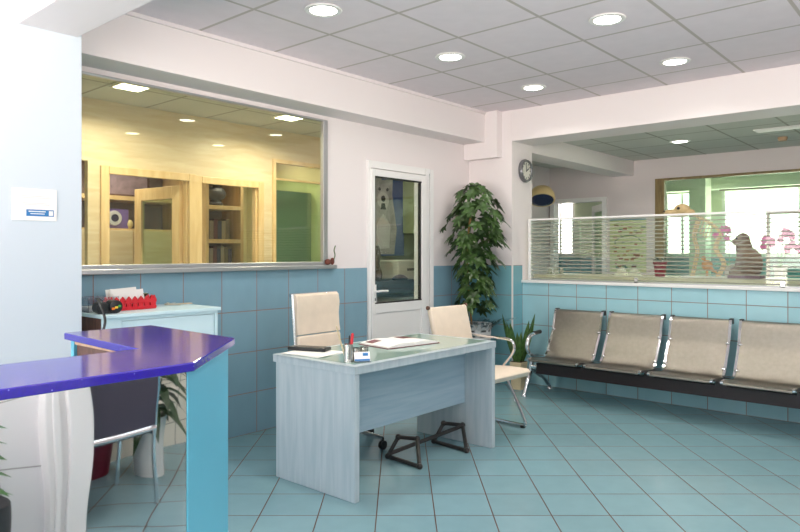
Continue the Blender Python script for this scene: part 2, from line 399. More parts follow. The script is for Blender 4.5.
gm = MB(); gm.box(g0, -.038, .885, g0+.012, .0, 2.03); gm.box(g1-.012, -.030, .885, g1, .0, 2.03); gm.box(g0, -.038, .885, g1, .0, .897); gm.box(g0, -.038, 2.018, g1, .0, 2.03)
gm.build('gasket', black_plastic, leaf)
MB().box(g0, -.022, .885, g1, -.014, 2.03).build('pane', pane_door, leaf)
h = MB(); h.box(l0+.015, -.056, .90, l0+.045, -.045, 1.06); h.tube(smooth_path([(l0+.03,-.05,1.0),(l0+.03,-.09,1.0),(l0+.06,-.1,1.003),(l0+.15,-.098,1.0)],4), .010, 10)
hd = h.build('handle', white_plastic, leaf, smooth=True)
MB().box(l0+.025, -.058, .915, l0+.035, -.055, .94).build('keyhole', black_plastic, leaf)

# ------------------------------------------------------------------ glass screen on the sill, stripes
def stripe_glass():
    m, nt, b = newmat('striped_screen_glass'); nt.nodes.remove(b); out = nt.nodes['Material Output']; L = nt.links
    g = nt.nodes.new('ShaderNodeNewGeometry'); sp = nt.nodes.new('ShaderNodeSeparateXYZ'); L.new(g.outputs['Position'], sp.inputs[0])
    def M(op, a, bb):
        n = nt.nodes.new('ShaderNodeMath'); n.operation = op
        for i, x in enumerate((a, bb)):
            if isinstance(x, (int, float)): n.inputs[i].default_value = x
            else: L.new(x, n.inputs[i])
        return n.outputs[0]
    fr = M('FRACT', M('DIVIDE', M('SUBTRACT', sp.outputs[2], 1.08), .036), 0.0)
    st = M('LESS_THAN', fr, .32)
    tr = nt.nodes.new('ShaderNodeBsdfTransparent'); tr.inputs[0].default_value = (.95,.985,.96,1)
    gl = nt.nodes.new('ShaderNodeBsdfGlossy'); gl.inputs['Roughness'].default_value = 0
    mx = nt.nodes.new('ShaderNodeMixShader'); L.new(schlick(nt, .05), mx.inputs[0]); L.new(tr.outputs[0], mx.inputs[1]); L.new(gl.outputs[0], mx.inputs[2])
    df = nt.nodes.new('ShaderNodeBsdfDiffuse'); df.inputs[0].default_value = (*lin((206,208,192)), 1)
    tl = nt.nodes.new('ShaderNodeBsdfTranslucent'); tl.inputs[0].default_value = (.42,.41,.36,1)
    m1 = nt.nodes.new('ShaderNodeMixShader'); m1.inputs[0].default_value = .4; L.new(df.outputs[0], m1.inputs[1]); L.new(tl.outputs[0], m1.inputs[2])
    tr2 = nt.nodes.new('ShaderNodeBsdfTransparent'); tr2.inputs[0].default_value = (.9,.92,.88,1)
    m2 = nt.nodes.new('ShaderNodeMixShader'); m2.inputs[0].default_value = .46; L.new(tr2.outputs[0], m2.inputs[1]); L.new(m1.outputs[0], m2.inputs[2])
    m3 = nt.nodes.new('ShaderNodeMixShader'); L.new(st, m3.inputs[0]); L.new(mx.outputs[0], m3.inputs[1]); L.new(m2.outputs[0], m3.inputs[2])
    L.new(m3.outputs[0], out.inputs['Surface']); return m
stripe_m = stripe_glass()
sc = thing('glass_screen', 'low glass screen with fine horizontal frosted stripes standing on the white sill', 'glass screen', (6.09, 1.2, 1.062))
for ya, yb in ((3.50, 2.96), (2.955, 1.80), (1.795, .60), (.595, -.6)):
    MB().box(-.004, ya-1.2, .012, .004, yb-1.2, .612).build('pane', stripe_m, sc)
MB().box(-.012, -1.8, .612, .012, 3.515-1.2, .630).build('top_rail', white_plastic, sc, bevel=.003)
MB().box(-.012, -1.8, 0, .012, 3.515-1.2, .012).build('bottom_rail', alu, sc)
MB().box(-.016, 3.50-1.2, 0, .016, 3.53-1.2, .63).build('post', white_plastic, sc, bevel=.003)
for yy in (2.4, 1.2, 0.1):
    MB().box(-.012, yy-1.215, 0, .012, yy-1.185, .05).build('clamp', chrome, sc)

# ------------------------------------------------------------------ treatment room behind the right opening
struct('ceiling_clinic', MB().box(6.246, YD, 2.6, 12.2, 7.5, 2.68), ceil2_m, 'tiled ceiling of the treatment room', cat='ceiling')
struct('beam_clinic', MB().box(6.246, YF, 2.4, 9.0, 3.89, 2.6), white_paint, 'white beam under the treatment room ceiling', bevel=.004, cat='beam')
struct('wall_clinic', MB().box(6.246, 4.86, 0, 9.0, 4.96, 2.6), white_paint, 'side wall of the treatment room', cat='wall')
lav = mat('mauve_paint', (224,214,216), .7)
w = MB(); w.box(9, 4.84, 0, 9.12, 7.5, 2.6); w.box(9, 3.97, 2.13, 9.12, 4.84, 2.6); w.box(9, 3.29, 0, 9.12, 3.97, 2.6); w.box(9, YD, 2.33, 9.12, 3.29, 2.6); w.box(9, YD, 0, 9.12, 3.29, .95)
struct('wall_far', w, lav, 'mauve white back wall of the treatment room', cat='wall')
olive = wood_mat('olive_frame', (150,128,86), (120,100,66), .5, (6,6,1), 4)
win = thing('window_2', 'wide interior window in olive brown frame at the back of the treatment room', 'window', (9.02, 1.0, .95), kind='structure')
f = MB(); f.box(-.03, 2.17, 0, .06, 2.29, 1.38); f.box(-.03, -2.4, 1.35, .06, 2.17, 1.38); f.box(-.03, -2.4, 0, .06, 2.17, .04); f.box(-.03, .92, .04, .04, .95, .86); f.box(-.03, -2.4, .86, .03, .95, .89)
f.build('window_frame', olive, win)
MB().box(-.004, -2.4, .02, .004, 2.2, 1.36).build('pane', pane_green, win)
dr = thing('door_2', 'white framed door standing ajar in the treatment room back wall', 'door', (9.0, 4.4, 0), kind='structure')
f = MB(); f.box(-.03, -.43, 0, .13, -.37, 2.13); f.box(-.03, .38, 0, .13, .44, 2.13); f.box(-.03, -.37, 2.07, .13, .38, 2.13)
f.build('door_frame', upvc, dr)
rot = Matrix.Rotation(math.radians(-52), 3, 'Z')
lm = MB(); pv = (.1, -.37, 0)
for bx in ((.08,-.37,0,.12,-.28,2.05), (.08,.30,0,.12,.39,2.05), (.08,-.28,1.95,.12,.30,2.05), (.081,-.28,0,.119,.30,.9)):
    lm.box(*bx, rot=rot, piv=pv)
lo = lm.build('door_leaf', upvc, dr)
MB().box(.097,-.28,.9,.103,.30,1.95, rot=rot, piv=pv).build('pane', pane_green, lo)
# far rooms
w = MB()
w.box(12, YD, 0, 12.12, 7.5, 1.27); w.box(12, YD, 2.46, 12.12, 7.5, 2.6)
for y0, y1 in ((7.5, 6.55), (5.95, 4.22), (3.62, 3.27), (1.0, .75), (-.9, YD)): w.box(12, y1, 1.27, 12.12, y0, 2.46)
struct('wall_outer', w, mat('pale_green_paint', (222,228,206), .7), 'outer wall with bright windows', cat='wall')
struct('trim_9', MB().box(11.99, YD, 0, 12, 7.5, 1.27), tile_teal, 'teal tile dado under the bright far windows', cat='wall tiling')
struct('trim_10', MB().box(11.6, YD, 2.38, 12, 7.5, 2.6), MATS['pale_green_paint'], 'pale green lowered ceiling edge over the far windows', cat='trim')
struct('column_far', MB().box(11.2, 3.3, 0, 11.5, 3.55, 2.6), MATS['pale_green_paint'], 'pale green column beyond the treatment room window', cat='column')
struct('wall_side', MB().box(9.12, 3.6, 0, 10.2, 3.7, 2.6), MATS['pale_green_paint'], 'pale green dividing wall beyond the treatment room', cat='wall')
def blind_window(n, y0, y1, z0, z1, drop, label):
    wn = thing('window_%d' % n, label, 'window', (12.03, (y0+y1)/2, z0), kind='structure')
    hw = (y1-y0)/2; hh = z1-z0; f = MB()
    f.box(-.03,-hw,0,.04,-hw+.05,hh); f.box(-.03,hw-.05,0,.04,hw,hh); f.box(-.031,-hw+.05,hh-.05,.04,hw-.05,hh); f.box(-.031,-hw+.05,0,.04,hw-.05,.05); f.box(-.02,-.02,0,.03,.02,hh)
    f.build('window_frame', upvc, wn)
    MB().box(-.002,-hw,.02,.002,hw,hh-.02).build('pane', pane_clear, wn)
    bl = MB(); bl.box(-.13, -hw-.03, hh-.10, -.04, hw+.03, hh+.02)
    bl.build('blind_box', MATS['pale_green_paint'], wn)
    if drop:
        k = MB()
        for i in range(int(drop/.05)): k.box(-.09, -hw, hh-.12-.05*i, -.06, hw, hh-.115-.05*i)
        k.build('blind', white_plastic, wn)
blind_window(4, 3.62, 4.22, 1.27, 2.46, 0, 'narrow bright window beside the green column')
blind_window(5, 1.0, 3.27, 1.27, 2.46, .3, 'wide bright window with white roller box beyond the treatment room')
blind_window(6, -.9, .75, 1.27, 2.46, .3, 'bright end window beyond the treatment room')
blind_window(7, 5.95, 6.55, 1.27, 2.46, .4, 'bright window with slatted blind seen through the door ajar')
# dark shade bar in the far window
tag(MB().box(11.75, 1.0, 2.36, 11.82, 3.25, 2.42).build('roller_blind', mat('brown_shade', (110,98,76), .6), origin=(11.78,2.1,2.36)), 'dark brown rolled shade along the top of the wide bright window', 'blind')
struct('wall_end', MB().box(9.12, 7.4, 0, 12.1, 7.5, 2.6), MATS['pale_green_paint'], 'end wall of the room behind the door ajar', cat='wall')
struct('wall_laboratory_side', MB().box(7.5, 4.96, 0, 7.6, 5.95, 2.65), MATS['pale_green_paint'], 'side wall of the laboratory', cat='wall')
# shelf behind the screen
tag(MB().box(6.25, YD+.02, 1.075, 6.85, 3.57, 1.114).build('worktop', mat('beige_worktop', (196,188,160), .4), bevel=.004, origin=(6.5,1,1.075)), 'long beige worktop behind the striped glass screen', 'worktop')
tag(MB().box(6.26, YD+.02, 0, 6.8, 3.5, 1.075).build('base_cabinet', MATS['pale_green_paint'], origin=(6.5,1,0)), 'base cabinet below the beige worktop in the treatment room', 'cabinet')
SH = 1.114
# ------------------------------------------------------------------ ceiling lights
def downlight(x, y, z, label, lens=lens_m, e=16):
    t = thing('downlight', label, 'ceiling light', (x, y, z), group='round downlights in the tiled ceiling')
    MB().lathe((0,0,0), [(.078,0),(.108,0),(.112,-.004),(.108,-.009),(.088,-.012),(.078,-.006)], 40).build('trim_ring', white_plastic, t, smooth=True)
    MB().lathe((0,0,0), [(.001,-.008),(.08,-.008),(.08,-.002),(.001,-.002)], 40).build('lens', lens, t)
    return t
def lamp(x, y, z, e, size=.16, col=(1,.95,.86), spread=150):
    l = bpy.data.lights.new('lamp', 'AREA'); l.shape = 'DISK'; l.size = size; l.energy = e; l.color = col; l.spread = math.radians(spread)
    o = bpy.data.objects.new('lamp_light', l); C.objects.link(o); o.location = (x, y, z-.02)
    return o
LX = (2.684, 3.940, 5.150); LY = (2.94, 1.735, .52)
LAB = {(0,0): 'round lit downlight nearest the pale blue wall', (1,0): 'round lit downlight above the white desk chairs, middle of the row along the boxed beam',
       (2,0): 'round lit downlight nearest the corner above the tall plant', (1,1): 'round lit downlight at the top centre of the ceiling, large in view',
       (2,1): 'round lit downlight nearest the long lintel beam over the bench', (0,1): 'round downlight above the reception counter end of the middle row',
       (0,2): 'round downlight near the reception side behind the view', (1,2): 'round downlight behind the view between two others', (2,2): 'round downlight close to the bench end'}
LE = 4.5
for i, x in enumerate(LX):
    for j, y in enumerate(LY):
        downlight(x, y, ZC, LAB[(i,j)]); lamp(x, y, ZC, LE)
for x, y, s in ((.3, 1.735, 'added unseen round downlight above the reception counter'), (.3, .52, 'added unseen round downlight above the camera side'), (-1.2, 1.735, 'added unseen round downlight near the glazed shopfront')):  # out of view, added to light the counter side
    downlight(x, y, ZC, s); lamp(x, y, ZC, LE)
downlight(7.73, 2.55, 2.6, 'round lit downlight in the treatment room ceiling'); lamp(7.73, 2.55, 2.6, 14)
downlight(10.6, 2.3, 2.6, 'round lit downlight beyond the treatment room window'); lamp(10.6, 2.3, 2.6, 12)
lamp(7.6, .6, 2.6, 12)
v = MB()
v.box(0,-.3,-.012,.16,.3,0)
for k in range(4): v.box(.02+.035*k,-.28,-.018,.035+.035*k,.28,-.012)
o = v.build('ceiling_vent', white_plastic); o.location = (7.5, 1.45, 2.6); tag(o, 'white slotted air vent in the treatment room ceiling', 'vent')
o = MB().lathe((0,0,0), [(.045,0),(.05,-.01),(.04,-.04),(.02,-.045)], 20).build('smoke_detector', mat('tan_plastic',(190,160,130),.5), smooth=True); o.location = (8.2, 1.62, 2.6); tag(o, 'small tan round detector on the treatment room ceiling', 'detector')

# ------------------------------------------------------------------ maple panelled office behind window_1
struct('ceiling_office', MB().box(1.0, YA+.16, 2.65, 6.2, 7.5, 2.72), ceil2_m, 'tiled ceiling of the maple panelled office', cat='ceiling')
YP = 5.66
w = MB()
def pbox(x0, x1, z0, z1): w.box(x0, YP, z0, x1, YP+.06, z1)
pbox(2.58, 2.66, 0, 2.65); pbox(2.66, 4.25, 2.03, 2.65); pbox(3.44, 3.56, 0, 2.03); pbox(4.25, 4.40, 0, 2.65); pbox(4.40, 4.44, 0, 2.65); pbox(4.44, 5.3, 2.33, 2.65); pbox(1.0, 2.5, 2.12, 2.65); pbox(2.5, 2.58, 0, 2.65)
struct('wall_office', w, cream_wood, 'pale maple partition with doorways inside the office', cat='wall')
def door_casing(name, x0, x1, z1, label):
    f = MB(); y0, y1 = YP-.03, YP
    f.box(x0-.07, y0, 0, x0, y1, z1+.07); f.box(x1, y0, 0, x1+.07, y1, z1+.07); f.box(x0, y0, z1, x1, y1, z1+.069)
    f.box(x0-.02, YP, 0, x0+.02, YP+.06, z1+.02); f.box(x1-.02, YP, 0, x1+.02, YP+.06, z1+.02)
    return struct(name, f, frame_wood, label, bevel=.006, cat='door frame')
door_casing('trim_11', 2.67, 3.44, 2.02, 'maple casing around the doorway with the glazed door ajar')
door_casing('trim_12', 3.575, 4.24, 2.01, 'maple casing around the doorway with the bookcase behind')
fw = MB(); fw.box(4.435, YP-.02, 0, 4.475, YP+.05, 2.34); fw.box(5.2, YP-.02, 0, 5.24, YP+.05, 2.34); fw.box(4.475, YP-.02, 2.30, 5.2, YP+.05, 2.34); fw.box(4.475,YP-.01,2.12,5.2,YP+.04,2.14)
wn = thing('window_8', 'glazed side light with green reflection tint in the maple partition', 'window', (0,0,0), kind='structure')
fw.build('window_frame', frame_wood, wn)
MB().box(4.47, YP+.01, 0, 5.21, YP+.016, 2.12).build('pane', pane_green, wn)
# open glazed maple door
d3 = thing('door_3', 'glazed maple door standing open in the office partition', 'door', (3.42, YP+.06, 0), math.radians(97), kind='structure')
lm = MB(); lm.box(0,0,0,.11,.04,1.98); lm.box(.59,0,0,.70,.04,1.98); lm.box(.11,0,1.86,.59,.04,1.98); lm.box(.11,0,0,.59,.04,.5)
lo = lm.build('door_leaf', frame_wood, d3, bevel=.004); MB().box(.11,.017,.5,.59,.023,1.86).build('pane', pane_green, lo)
# back wall and shelves
struct('wall_office_back', MB().box(1.0, 7.3, 0, 6.2, 7.4, 2.65), mat('straw_paint', (236,226,180), .7), 'straw coloured back wall of the office', cat='wall')
struct('wall_office_side', MB().box(.9, YA+.16, 0, 1.0, 7.4, 2.65), MATS['straw_paint'], 'straw coloured side wall of the office', cat='wall')
struct('wall_office_divider', MB().box(5.3, 5.25, 0, 5.38, 7.3, 2.65), MATS['straw_paint'], 'dividing wall between office and laboratory', cat='wall')
dark_back = mat('shelf_back', (132,116,110), .7, var=.15, scale=6)
def bookcase(x, y, wd, dp, ht, shelves, low, label):
    t = thing('bookcase', label, 'bookcase', (x, y, 0))
    f = MB(); f.box(0,0,0,.04,dp,ht); f.box(wd-.04,0,0,wd,dp,ht); f.box(0,0,ht-.04,wd,dp,ht); f.box(0,.02,0,wd,dp,low)
    f.build('carcass', frame_wood, t, bevel=.003)
    MB().box(.04,dp-.02,low,wd-.04,dp-.005,ht-.04).build('back_panel', dark_back, t)
    for z in shelves: MB().box(.04,0,z,wd-.04,dp-.02,z+.045).build('shelf', frame_wood, t)
    n = max(1, round(wd/.55))
    for k in range(n):
        MB().box(.01+wd*k/n,0,.03,wd*(k+1)/n-.01,.02,low-.02).build('door', cream_wood, t, bevel=.003)
    return t
bookcase(2.35, 6.85, 1.75, .4, 2.4, (1.90,), 1.6, 'long maple bookcase with lower doors behind the open glazed door')
bookcase(4.14, 6.45, .5, .4, 2.4, (1.15, 1.45, 1.83), .8, 'narrow maple bookcase behind the second doorway')
def bust(x, y, z, label):
    b = MB(); b.lathe((0,0,0), [(.07,0),(.08,.03),(.05,.05),(.045,.07)], 16); b.ell((0,0,.14), (.13,.07,.08)); b.tube([(0,0,.18),(0,0,.26)], .035, 10); b.ell((0,-.01,.31), (.065,.075,.09))
    o = b.build('bust', dark_grey, smooth=True); o.location = (x, y, z); tag(o, label, 'bust')
bust(4.37, 6.6, 1.875, 'dark bust on the upper shelf of the narrow maple bookcase')
def disc_clock(x, y, z):
    t = thing('desk_clock', 'purple square desk clock with round silver face on the bookcase shelf', 'clock', (x, y, z))
    MB().box(-.14,0,0,.14,.08,.21).build('body', mat('purple_plastic', (120,96,170), .4), t, bevel=.01)
    MB().lathe((-.02,-.001,.11), [(.001,-.015),(.075,-.015),(.08,0),(.001,0)], 28, 'y').build('face', mat('silver_disc', (205,205,215), .3), t)
    MB().lathe((-.02,-.017,.11), [(.001,-.004),(.04,-.004),(.04,0),(.001,0)], 24, 'y').build('centre_disc', mat('navy', (38,36,70), .4), t)
disc_clock(3.345, 6.9, 1.60)
o = MB().ell((0,0,.05), (.045,.045,.05)).build('ornament', mat('straw_ball', (226,206,150), .5), smooth=True); o.location = (3.50, 6.93, 1.60); tag(o, 'small straw coloured ball ornament beside the purple clock', 'ornament')
COLS = [(96,92,120),(150,140,130),(110,70,80),(70,80,110),(170,160,140),(120,110,90)]
def books(x0, x1, y, z, hmax, g, lab, n):
    wd = (x1-x0)/n
    for k in range(n):
        h_ = hmax*(.8+.2*random.random()); c = COLS[k % 6]
        o = MB().box(.002,0,0,wd-.002,.18,h_).build('book', mat('book_cover_%d' % (k%6), c, .6)); o.location = (x0+wd*k, y, z)
        tag(o, lab % (k+1 if False else ['first','second','third','fourth','fifth','sixth','seventh','eighth'][k]), 'book', g)
books(4.20, 4.55, 6.55, 1.195, .24, 'books on the narrow bookcase shelf', 'upright book on the middle shelf of the narrow bookcase, %s from the open door side', 7)
books(4.20, 4.52, 6.55, 1.495, .26, 'books on the upper narrow bookcase shelf', 'upright book under the bust shelf of the narrow bookcase, %s from the open door side', 6)
books(2.45, 2.65, 6.95, 1.60, .27, 'books in the long bookcase', 'dark upright book at the end of the long bookcase, %s from the end panel', 4)
for x, w_, s in ((2.75, .35, 'narrower framed picture on the top shelf of the long bookcase, beside the end panel'), (3.5, .55, 'wider framed picture on the top shelf of the long bookcase above the purple clock')):
    t = thing('picture_frame', s, 'picture', (x, 7.0, 1.945))
    MB().box(-w_/2,0,0,w_/2,.03,.29).build('frame', brown_wood, t); MB().box(-w_/2+.03,-.004,.03,w_/2-.03,0,.26).build('picture', mat('faded_picture', (150,130,150), .5, var=.3, scale=14), t)
# square ceiling lights
for x, s in ((2.55, 'square lit ceiling panel in the office, beside the pale blue wall'), (4.13, 'square lit ceiling panel in the office, nearest the aluminium window end')):
    t = thing('ceiling_panel', s, 'ceiling light', (x, 5.0, 2.65))
    MB().box(-.12,-.12,-.012,.12,.12,0).build('frame', white_plastic, t); MB().box(-.10,-.10,-.016,.10,.10,-.006).build('lens', sq_lens_m, t)
    l = lamp(x, 5.0, 2.64, 16, .2, (1,.93,.78), 160)
lamp(3.0, 6.5, 2.62, 12, .2, (1,.93,.78), 160)
lamp(4.7, 6.3, 2.62, 7, .2, (1,.93,.78), 160)
# green panel standing in for the reflection in the side light
tag(MB().box(4.75, 6.0, 0, 5.28, 6.05, 2.05).build('green_reflection_panel', mat('reflection_green', (104,128,112), .6), origin=(4.9,6.02,0)), 'green panel added behind the glazed side light as its reflection', 'panel')
o = MB().box(0,0,0,.5,.35,.5).build('armchair_back', dark_grey, bevel=.06); o.location = (4.6, 5.64-.55, .85)
tag(o, 'dark chair back standing in the office before the green glass', 'chair'); o.name = 'chair_back'
bpy.data.objects.remove(o)

# ------------------------------------------------------------------ laboratory behind door_1
struct('ceiling_laboratory', MB().box(6.2, YA+.16, 2.65, 7.6, 6.2, 2.72), ceil2_m, 'laboratory ceiling', cat='ceiling')
struct('wall_laboratory', MB().box(5.38, 5.85, 0, 7.6, 5.95, 2.65), mat('grey_green_paint', (168,178,150), .7), 'grey green back wall of the laboratory', cat='wall')
lamp(5.2, 4.9, 2.62, 4, .2); lamp(6.2, 5.2, 2.62, 3, .2)  # lamps without fittings, added to brighten the laboratory
YL = 5.83
t = thing('poster', 'blue poster of a fluffy grey and white husky dog seen through the white door', 'poster', (6.45, YL, 1.3))
MB().box(-.46,-.004,0,.32,.01,1.22).build('sheet', mat('poster_blue', (52,84,150), .6), t)
fur = mat('poster_fur', (176,170,164), .7, var=.3, scale=9)
p = MB(); 
p.prism([(-.33,0.02),(.12,.02),(.17,.35),(.12,.6),(.08,.8),(.10,1.12),(.03,1.0),(-.12,.98),(-.22,1.14),(-.27,.85),(-.31,.6)], -.008, -.004, 'y')
p.build('dog_coat', fur, t)
pale = mat('poster_pale', (216,210,202), .7)
p = MB(); p.lathe((-.1,-.012,.72), [(.001,0),(.11,0),(.11,.004),(.001,.004)], 24, 'y'); p.prism([(-.2,.1),(.02,.1),(.04,.4),(-.1,.55),(-.22,.4)], -.012, -.008, 'y'); p.build('dog_muzzle', pale, t)
for n_, x, z, r_ in (('dog_eye',-.17,.86,.022),('dog_eye',-.02,.86,.022),('dog_nose',-.1,.74,.04)): MB().lathe((x,-.016,z), [(.001,0),(r_,0),(r_,.004),(.001,.004)], 16, 'y').build(n_, black_plastic, t)
p = MB(); p.prism([(-.15,.6),(-.05,.6),(-.07,.68),(-.13,.68)], -.016, -.012, 'y'); p.build('dog_mouth', black_plastic, t)
lb = mat('dark_worktop', (58,62,70), .4)
t = thing('laboratory_bench', 'dark topped laboratory bench behind the white door', 'bench', (6.1, 5.5, 0))
MB().box(-.75,-.3,.97,1.2,.32,1.01).build('worktop', lb, t); MB().box(-.7,-.22,.86,1.1,.3,.97).build('drawer_rail', mat('slate', (64,74,88), .5), t)
MB().box(-.7,-.26,0,-.66,.3,.97).build('side_panel', lb, t); MB().box(1.06,-.26,0,1.1,.3,.97).build('side_panel', lb, t)
t = thing('analyser', 'cream laboratory analyser with dark slots on the bench', 'machine', (6.36, 5.5, 1.01))
MB().box(-.3,-.2,0,.32,.2,.24).build('body', mat('cream_plastic', (226,224,204), .45), t, bevel=.02)
MB().box(-.14,-.21,.11,.05,-.199,.14).build('slot', black_plastic, t); MB().box(.12,-.21,.19,.24,-.199,.22).build('slot', black_plastic, t)
MB().box(.14,-.215,.05,.19,-.199,.17).build('display', mat('amber', (196,176,110), .4), t); MB().box(.14,-.21,.02,.24,-.199,.04).build('slot', black_plastic, t)
o = MB().lathe((0,0,0), [(.09,0),(.1,.03),(.06,.07),(.01,.09)], 20).build('mouse', black_plastic, smooth=True); o.scale = (1.2,.8,.8); o.location = (6.05, 5.27, 1.01); tag(o, 'dark rounded scanner lying before the cream analyser', 'scanner')
t = thing('white_carton', 'white box under the laboratory bench', 'box', (6.35, 5.45, 0)); MB().box(-.32,-.2,0,.3,.2,.8).build('carton', mat('pale_carton', (206,214,206), .6), t, bevel=.005); MB().box(-.02,-.204,.6,.06,-.2,.63).build('label_mark', dark_grey, t); MB().box(.14,-.204,.66,.19,-.2,.70).build('blue_mark', mat('blue_mark',(60,140,200),.5), t)
b = MB(); b.tube(smooth_path([(0,0,0),(.02,0,.1),(-.02,0,.2),(.02,0,.3),(0,0,.42)],4), [.05,.055,.06,.06,.055,.05,.05,.055,.055,.05,.05,.045,.04,.04,.035,.03,.02], 12)
o = b.build('figurine', mat('speckled_dark', (70,58,44), .5, var=.8, scale=22), smooth=True); o.location = (5.72, 5.35, 1.01); tag(o, 'tall dark speckled carving on the laboratory bench', 'figurine')
t = thing('wall_cupboard', 'pale green wall cupboard beside the dog poster', 'cupboard', (6.75, YL-.3, 1.6)); MB().box(.0,0,0,.5,.3,.9).build('body', mat('pale_green_board', (196,206,150), .5), t); MB().box(0,-.012,.0,.5,0,.36).build('door', mat('pale_green_door', (206,216,160), .5), t); MB().box(0,-.05,.40,.5,0,.44).build('shelf', dark_grey, t)

# ------------------------------------------------------------------ reception counter
rc = thing('reception_counter', 'reception counter with glossy blue speckled top, mirror front and blue side', 'counter', (.6, 1.7, 0))
ox, oy = .6, 1.7
poly = [(-1.2,1.345),(.834,1.345),(1.147,1.637),(1.16,2.14),(.872,2.14),(.853,1.642),(-1.2,1.642)]
MB().prism([(x-ox,y-oy) for x,y in poly], 1.079, 1.10).build('worktop', quartz, rc, bevel=.003)
MB().box(-1.8, 1.366-oy, 0, .826-ox, 1.376-oy, 1.079).build('front_panel', mirror, rc)['label'] = 'wavy mirror front panel'
MB().prism([(x-ox,y-oy) for x,y in [(.83,1.366),(1.13,1.645),(1.118,1.658),(.818,1.38)]], 0, 1.079).build('side_panel', blue_panel, rc, bevel=.002)
MB().box(1.112-ox, 1.655-oy, 0, 1.13-ox, 2.12-oy, 1.079).build('end_panel', blue_panel, rc)
MB().box(.885-ox, 2.10-oy, 0, 1.112-ox, 2.12-oy, 1.079).build('back_panel', blue_panel, rc)
MB().box(.895-ox, 1.655-oy, .1, .91-ox, 2.10-oy, 1.066).build('inner_panel', brown_wood, rc)
MB().box(.888-ox, 1.655-oy, 1.066, .91-ox, 2.115-oy, 1.079).build('edge_strip', light_wood, rc)

# ------------------------------------------------------------------ chest behind the counter
ch = thing('storage_chest', 'pale blue cabinet with brown wooden side against the tiled wall', 'cabinet', (2.06, 3.85, 0))
c0, c1, d0, d1 = 1.675-2.06, 2.405-2.06, 3.615-3.85, 4.09-3.85
MB().box(c0-.012, d0-.02, .985, c1+.012, d1, 1.005).build('top', pale_laminate, ch, bevel=.002)
MB().box(c0, d0+.012, 0, c0+.02, d1, .985).build('side_panel', brown_wood, ch); MB().box(c1-.02, d0, 0, c1, d1, .985).build('side_panel', pale_laminate, ch)
MB().box(c0+.02, d1-.02, .05, c1-.02, d1, .985).build('back_panel', pale_laminate, ch)
MB().box(c0, d0, 0, c0+.11, d0+.018, .985).build('stile', pale_laminate, ch, bevel=.002)
MB().box(c0+.113, d0+.004, .02, c1-.023, d0+.022, .962).build('door', pale_laminate, ch, bevel=.003)
MB().box(c0+.11, d0, .965, c1-.02, d0+.02, .985).build('rail', pale_laminate, ch)
CT = 1.005
# red picket basket with envelopes
bk = thing('picket_basket', 'red picket fence desk basket on the pale blue cabinet', 'basket', (1.955, 3.85, CT), math.radians(6))
def pickets(n, L, h_, axis):
    m = MB()
    for k in range(n):
        c = -L/2+L*(k+.5)/n; w_ = L/n*.40
        poly = [(c-w_,0),(c+w_,0),(c+w_,h_-.018),(c,h_),(c-w_,h_-.018)]
        m.prism(poly, -.004, .004, axis)
    return m
for yy in (-.045, .045):
    m = pickets(7, .28, .082, 'y'); bmesh.ops.translate(m.bm, verts=m.bm.verts, vec=(0,yy,0)); m.box(-.14,yy-.006,.04,.14,yy+.006,.06); m.box(-.14,yy-.006,.005,.14,yy+.006,.02)
    m.build('long_side', red_plastic, bk)
for xx in (-.142, .142):
    m = pickets(3, .09, .082, 'x'); bmesh.ops.translate(m.bm, verts=m.bm.verts, vec=(xx,0,0)); m.box(xx-.006,-.045,.04,xx+.006,.045,.06); m.box(xx-.006,-.045,.005,xx+.006,.045,.02)
    m.build('short_side', red_plastic, bk)
MB().box(-.14,-.045,0,.14,.045,.006).build('base', red_plastic, bk)
for k, (s, dz, tz) in enumerate((('white envelope standing foremost in the red picket basket', .105, -6), ('white envelope standing in the middle of the red picket basket', .115, 3), ('white envelope standing rearmost in the red picket basket', .12, -3))):
    o = MB().box(-.105,-.002,0,.095,.002,dz, rot=Matrix.Rotation(math.radians(tz),3,'Y')).build('envelope', white_paper); o.location = (1.945-.01*k, 3.825+.025*k, CT+.008); o.rotation_euler = (math.radians(-8),0,math.radians(6)); tag(o, s, 'envelope', 'envelopes in the red basket')
g_ = MB()
for k in range(8): g_.leaf((0,0,0), (math.cos(k),math.sin(k),1.2), (0,0,1), .05, .02)
o = g_.build('leaf_sprig', leaf_m); o.location = (2.05, 3.86, CT+.07); tag(o, 'small dark green sprig poking out of the red picket basket', 'sprig')
# black organiser
t = thing('desk_caddy', 'black rounded desk caddy with coloured tabs on the pale blue cabinet', 'caddy', (1.742, 3.70, CT))
MB().lathe((-.038,0,.034), [(.02,-.035),(.034,-.03),(.034,.03),(.02,.035)], 24, 'y').build('drum', black_plastic, t, smooth=True)
MB().lathe((.036,.0,.037), [(.02,-.04),(.037,-.035),(.037,.035),(.02,.04)], 24, 'y').build('drum', black_plastic, t, smooth=True)
MB().box(-.05,-.03,0,.05,.03,.02).build('base', black_plastic, t, bevel=.005)
MB().box(-.02,-.02,.02,.02,.02,.05).build('bridge', black_plastic, t)
for k, c in enumerate(((230,120,40),(240,200,60),(70,160,70))): MB().box(.008+.018*k,-.043,.022+.006*k,.024+.018*k,-.039,.034+.006*k).build('tab', mat('tab_%d'%k, c, .5), t)
t = thing('clear_box', 'clear plastic box behind the black desk caddy', 'box', (1.775, 3.88, CT)); m = MB(); m.box(-.09,-.07,0,.09,.07,.004); m.box(-.09,-.07,0,-.086,.07,.085); m.box(.086,-.07,0,.09,.07,.085); m.box(-.09,-.07,0,.09,-.066,.085); m.box(-.09,.066,0,.09,.07,.085)
m.build('tray', glass_mat('clear_plastic', (.9,.9,.92), .08, .05), t); MB().box(-.08,-.06,.005,.08,.06,.03).build('paper_stack', white_paper, t)
t = thing('key_bunch', 'flat bunch of pale keys lying at the back of the cabinet', 'keys', (2.27, 3.98, CT)); m = MB()
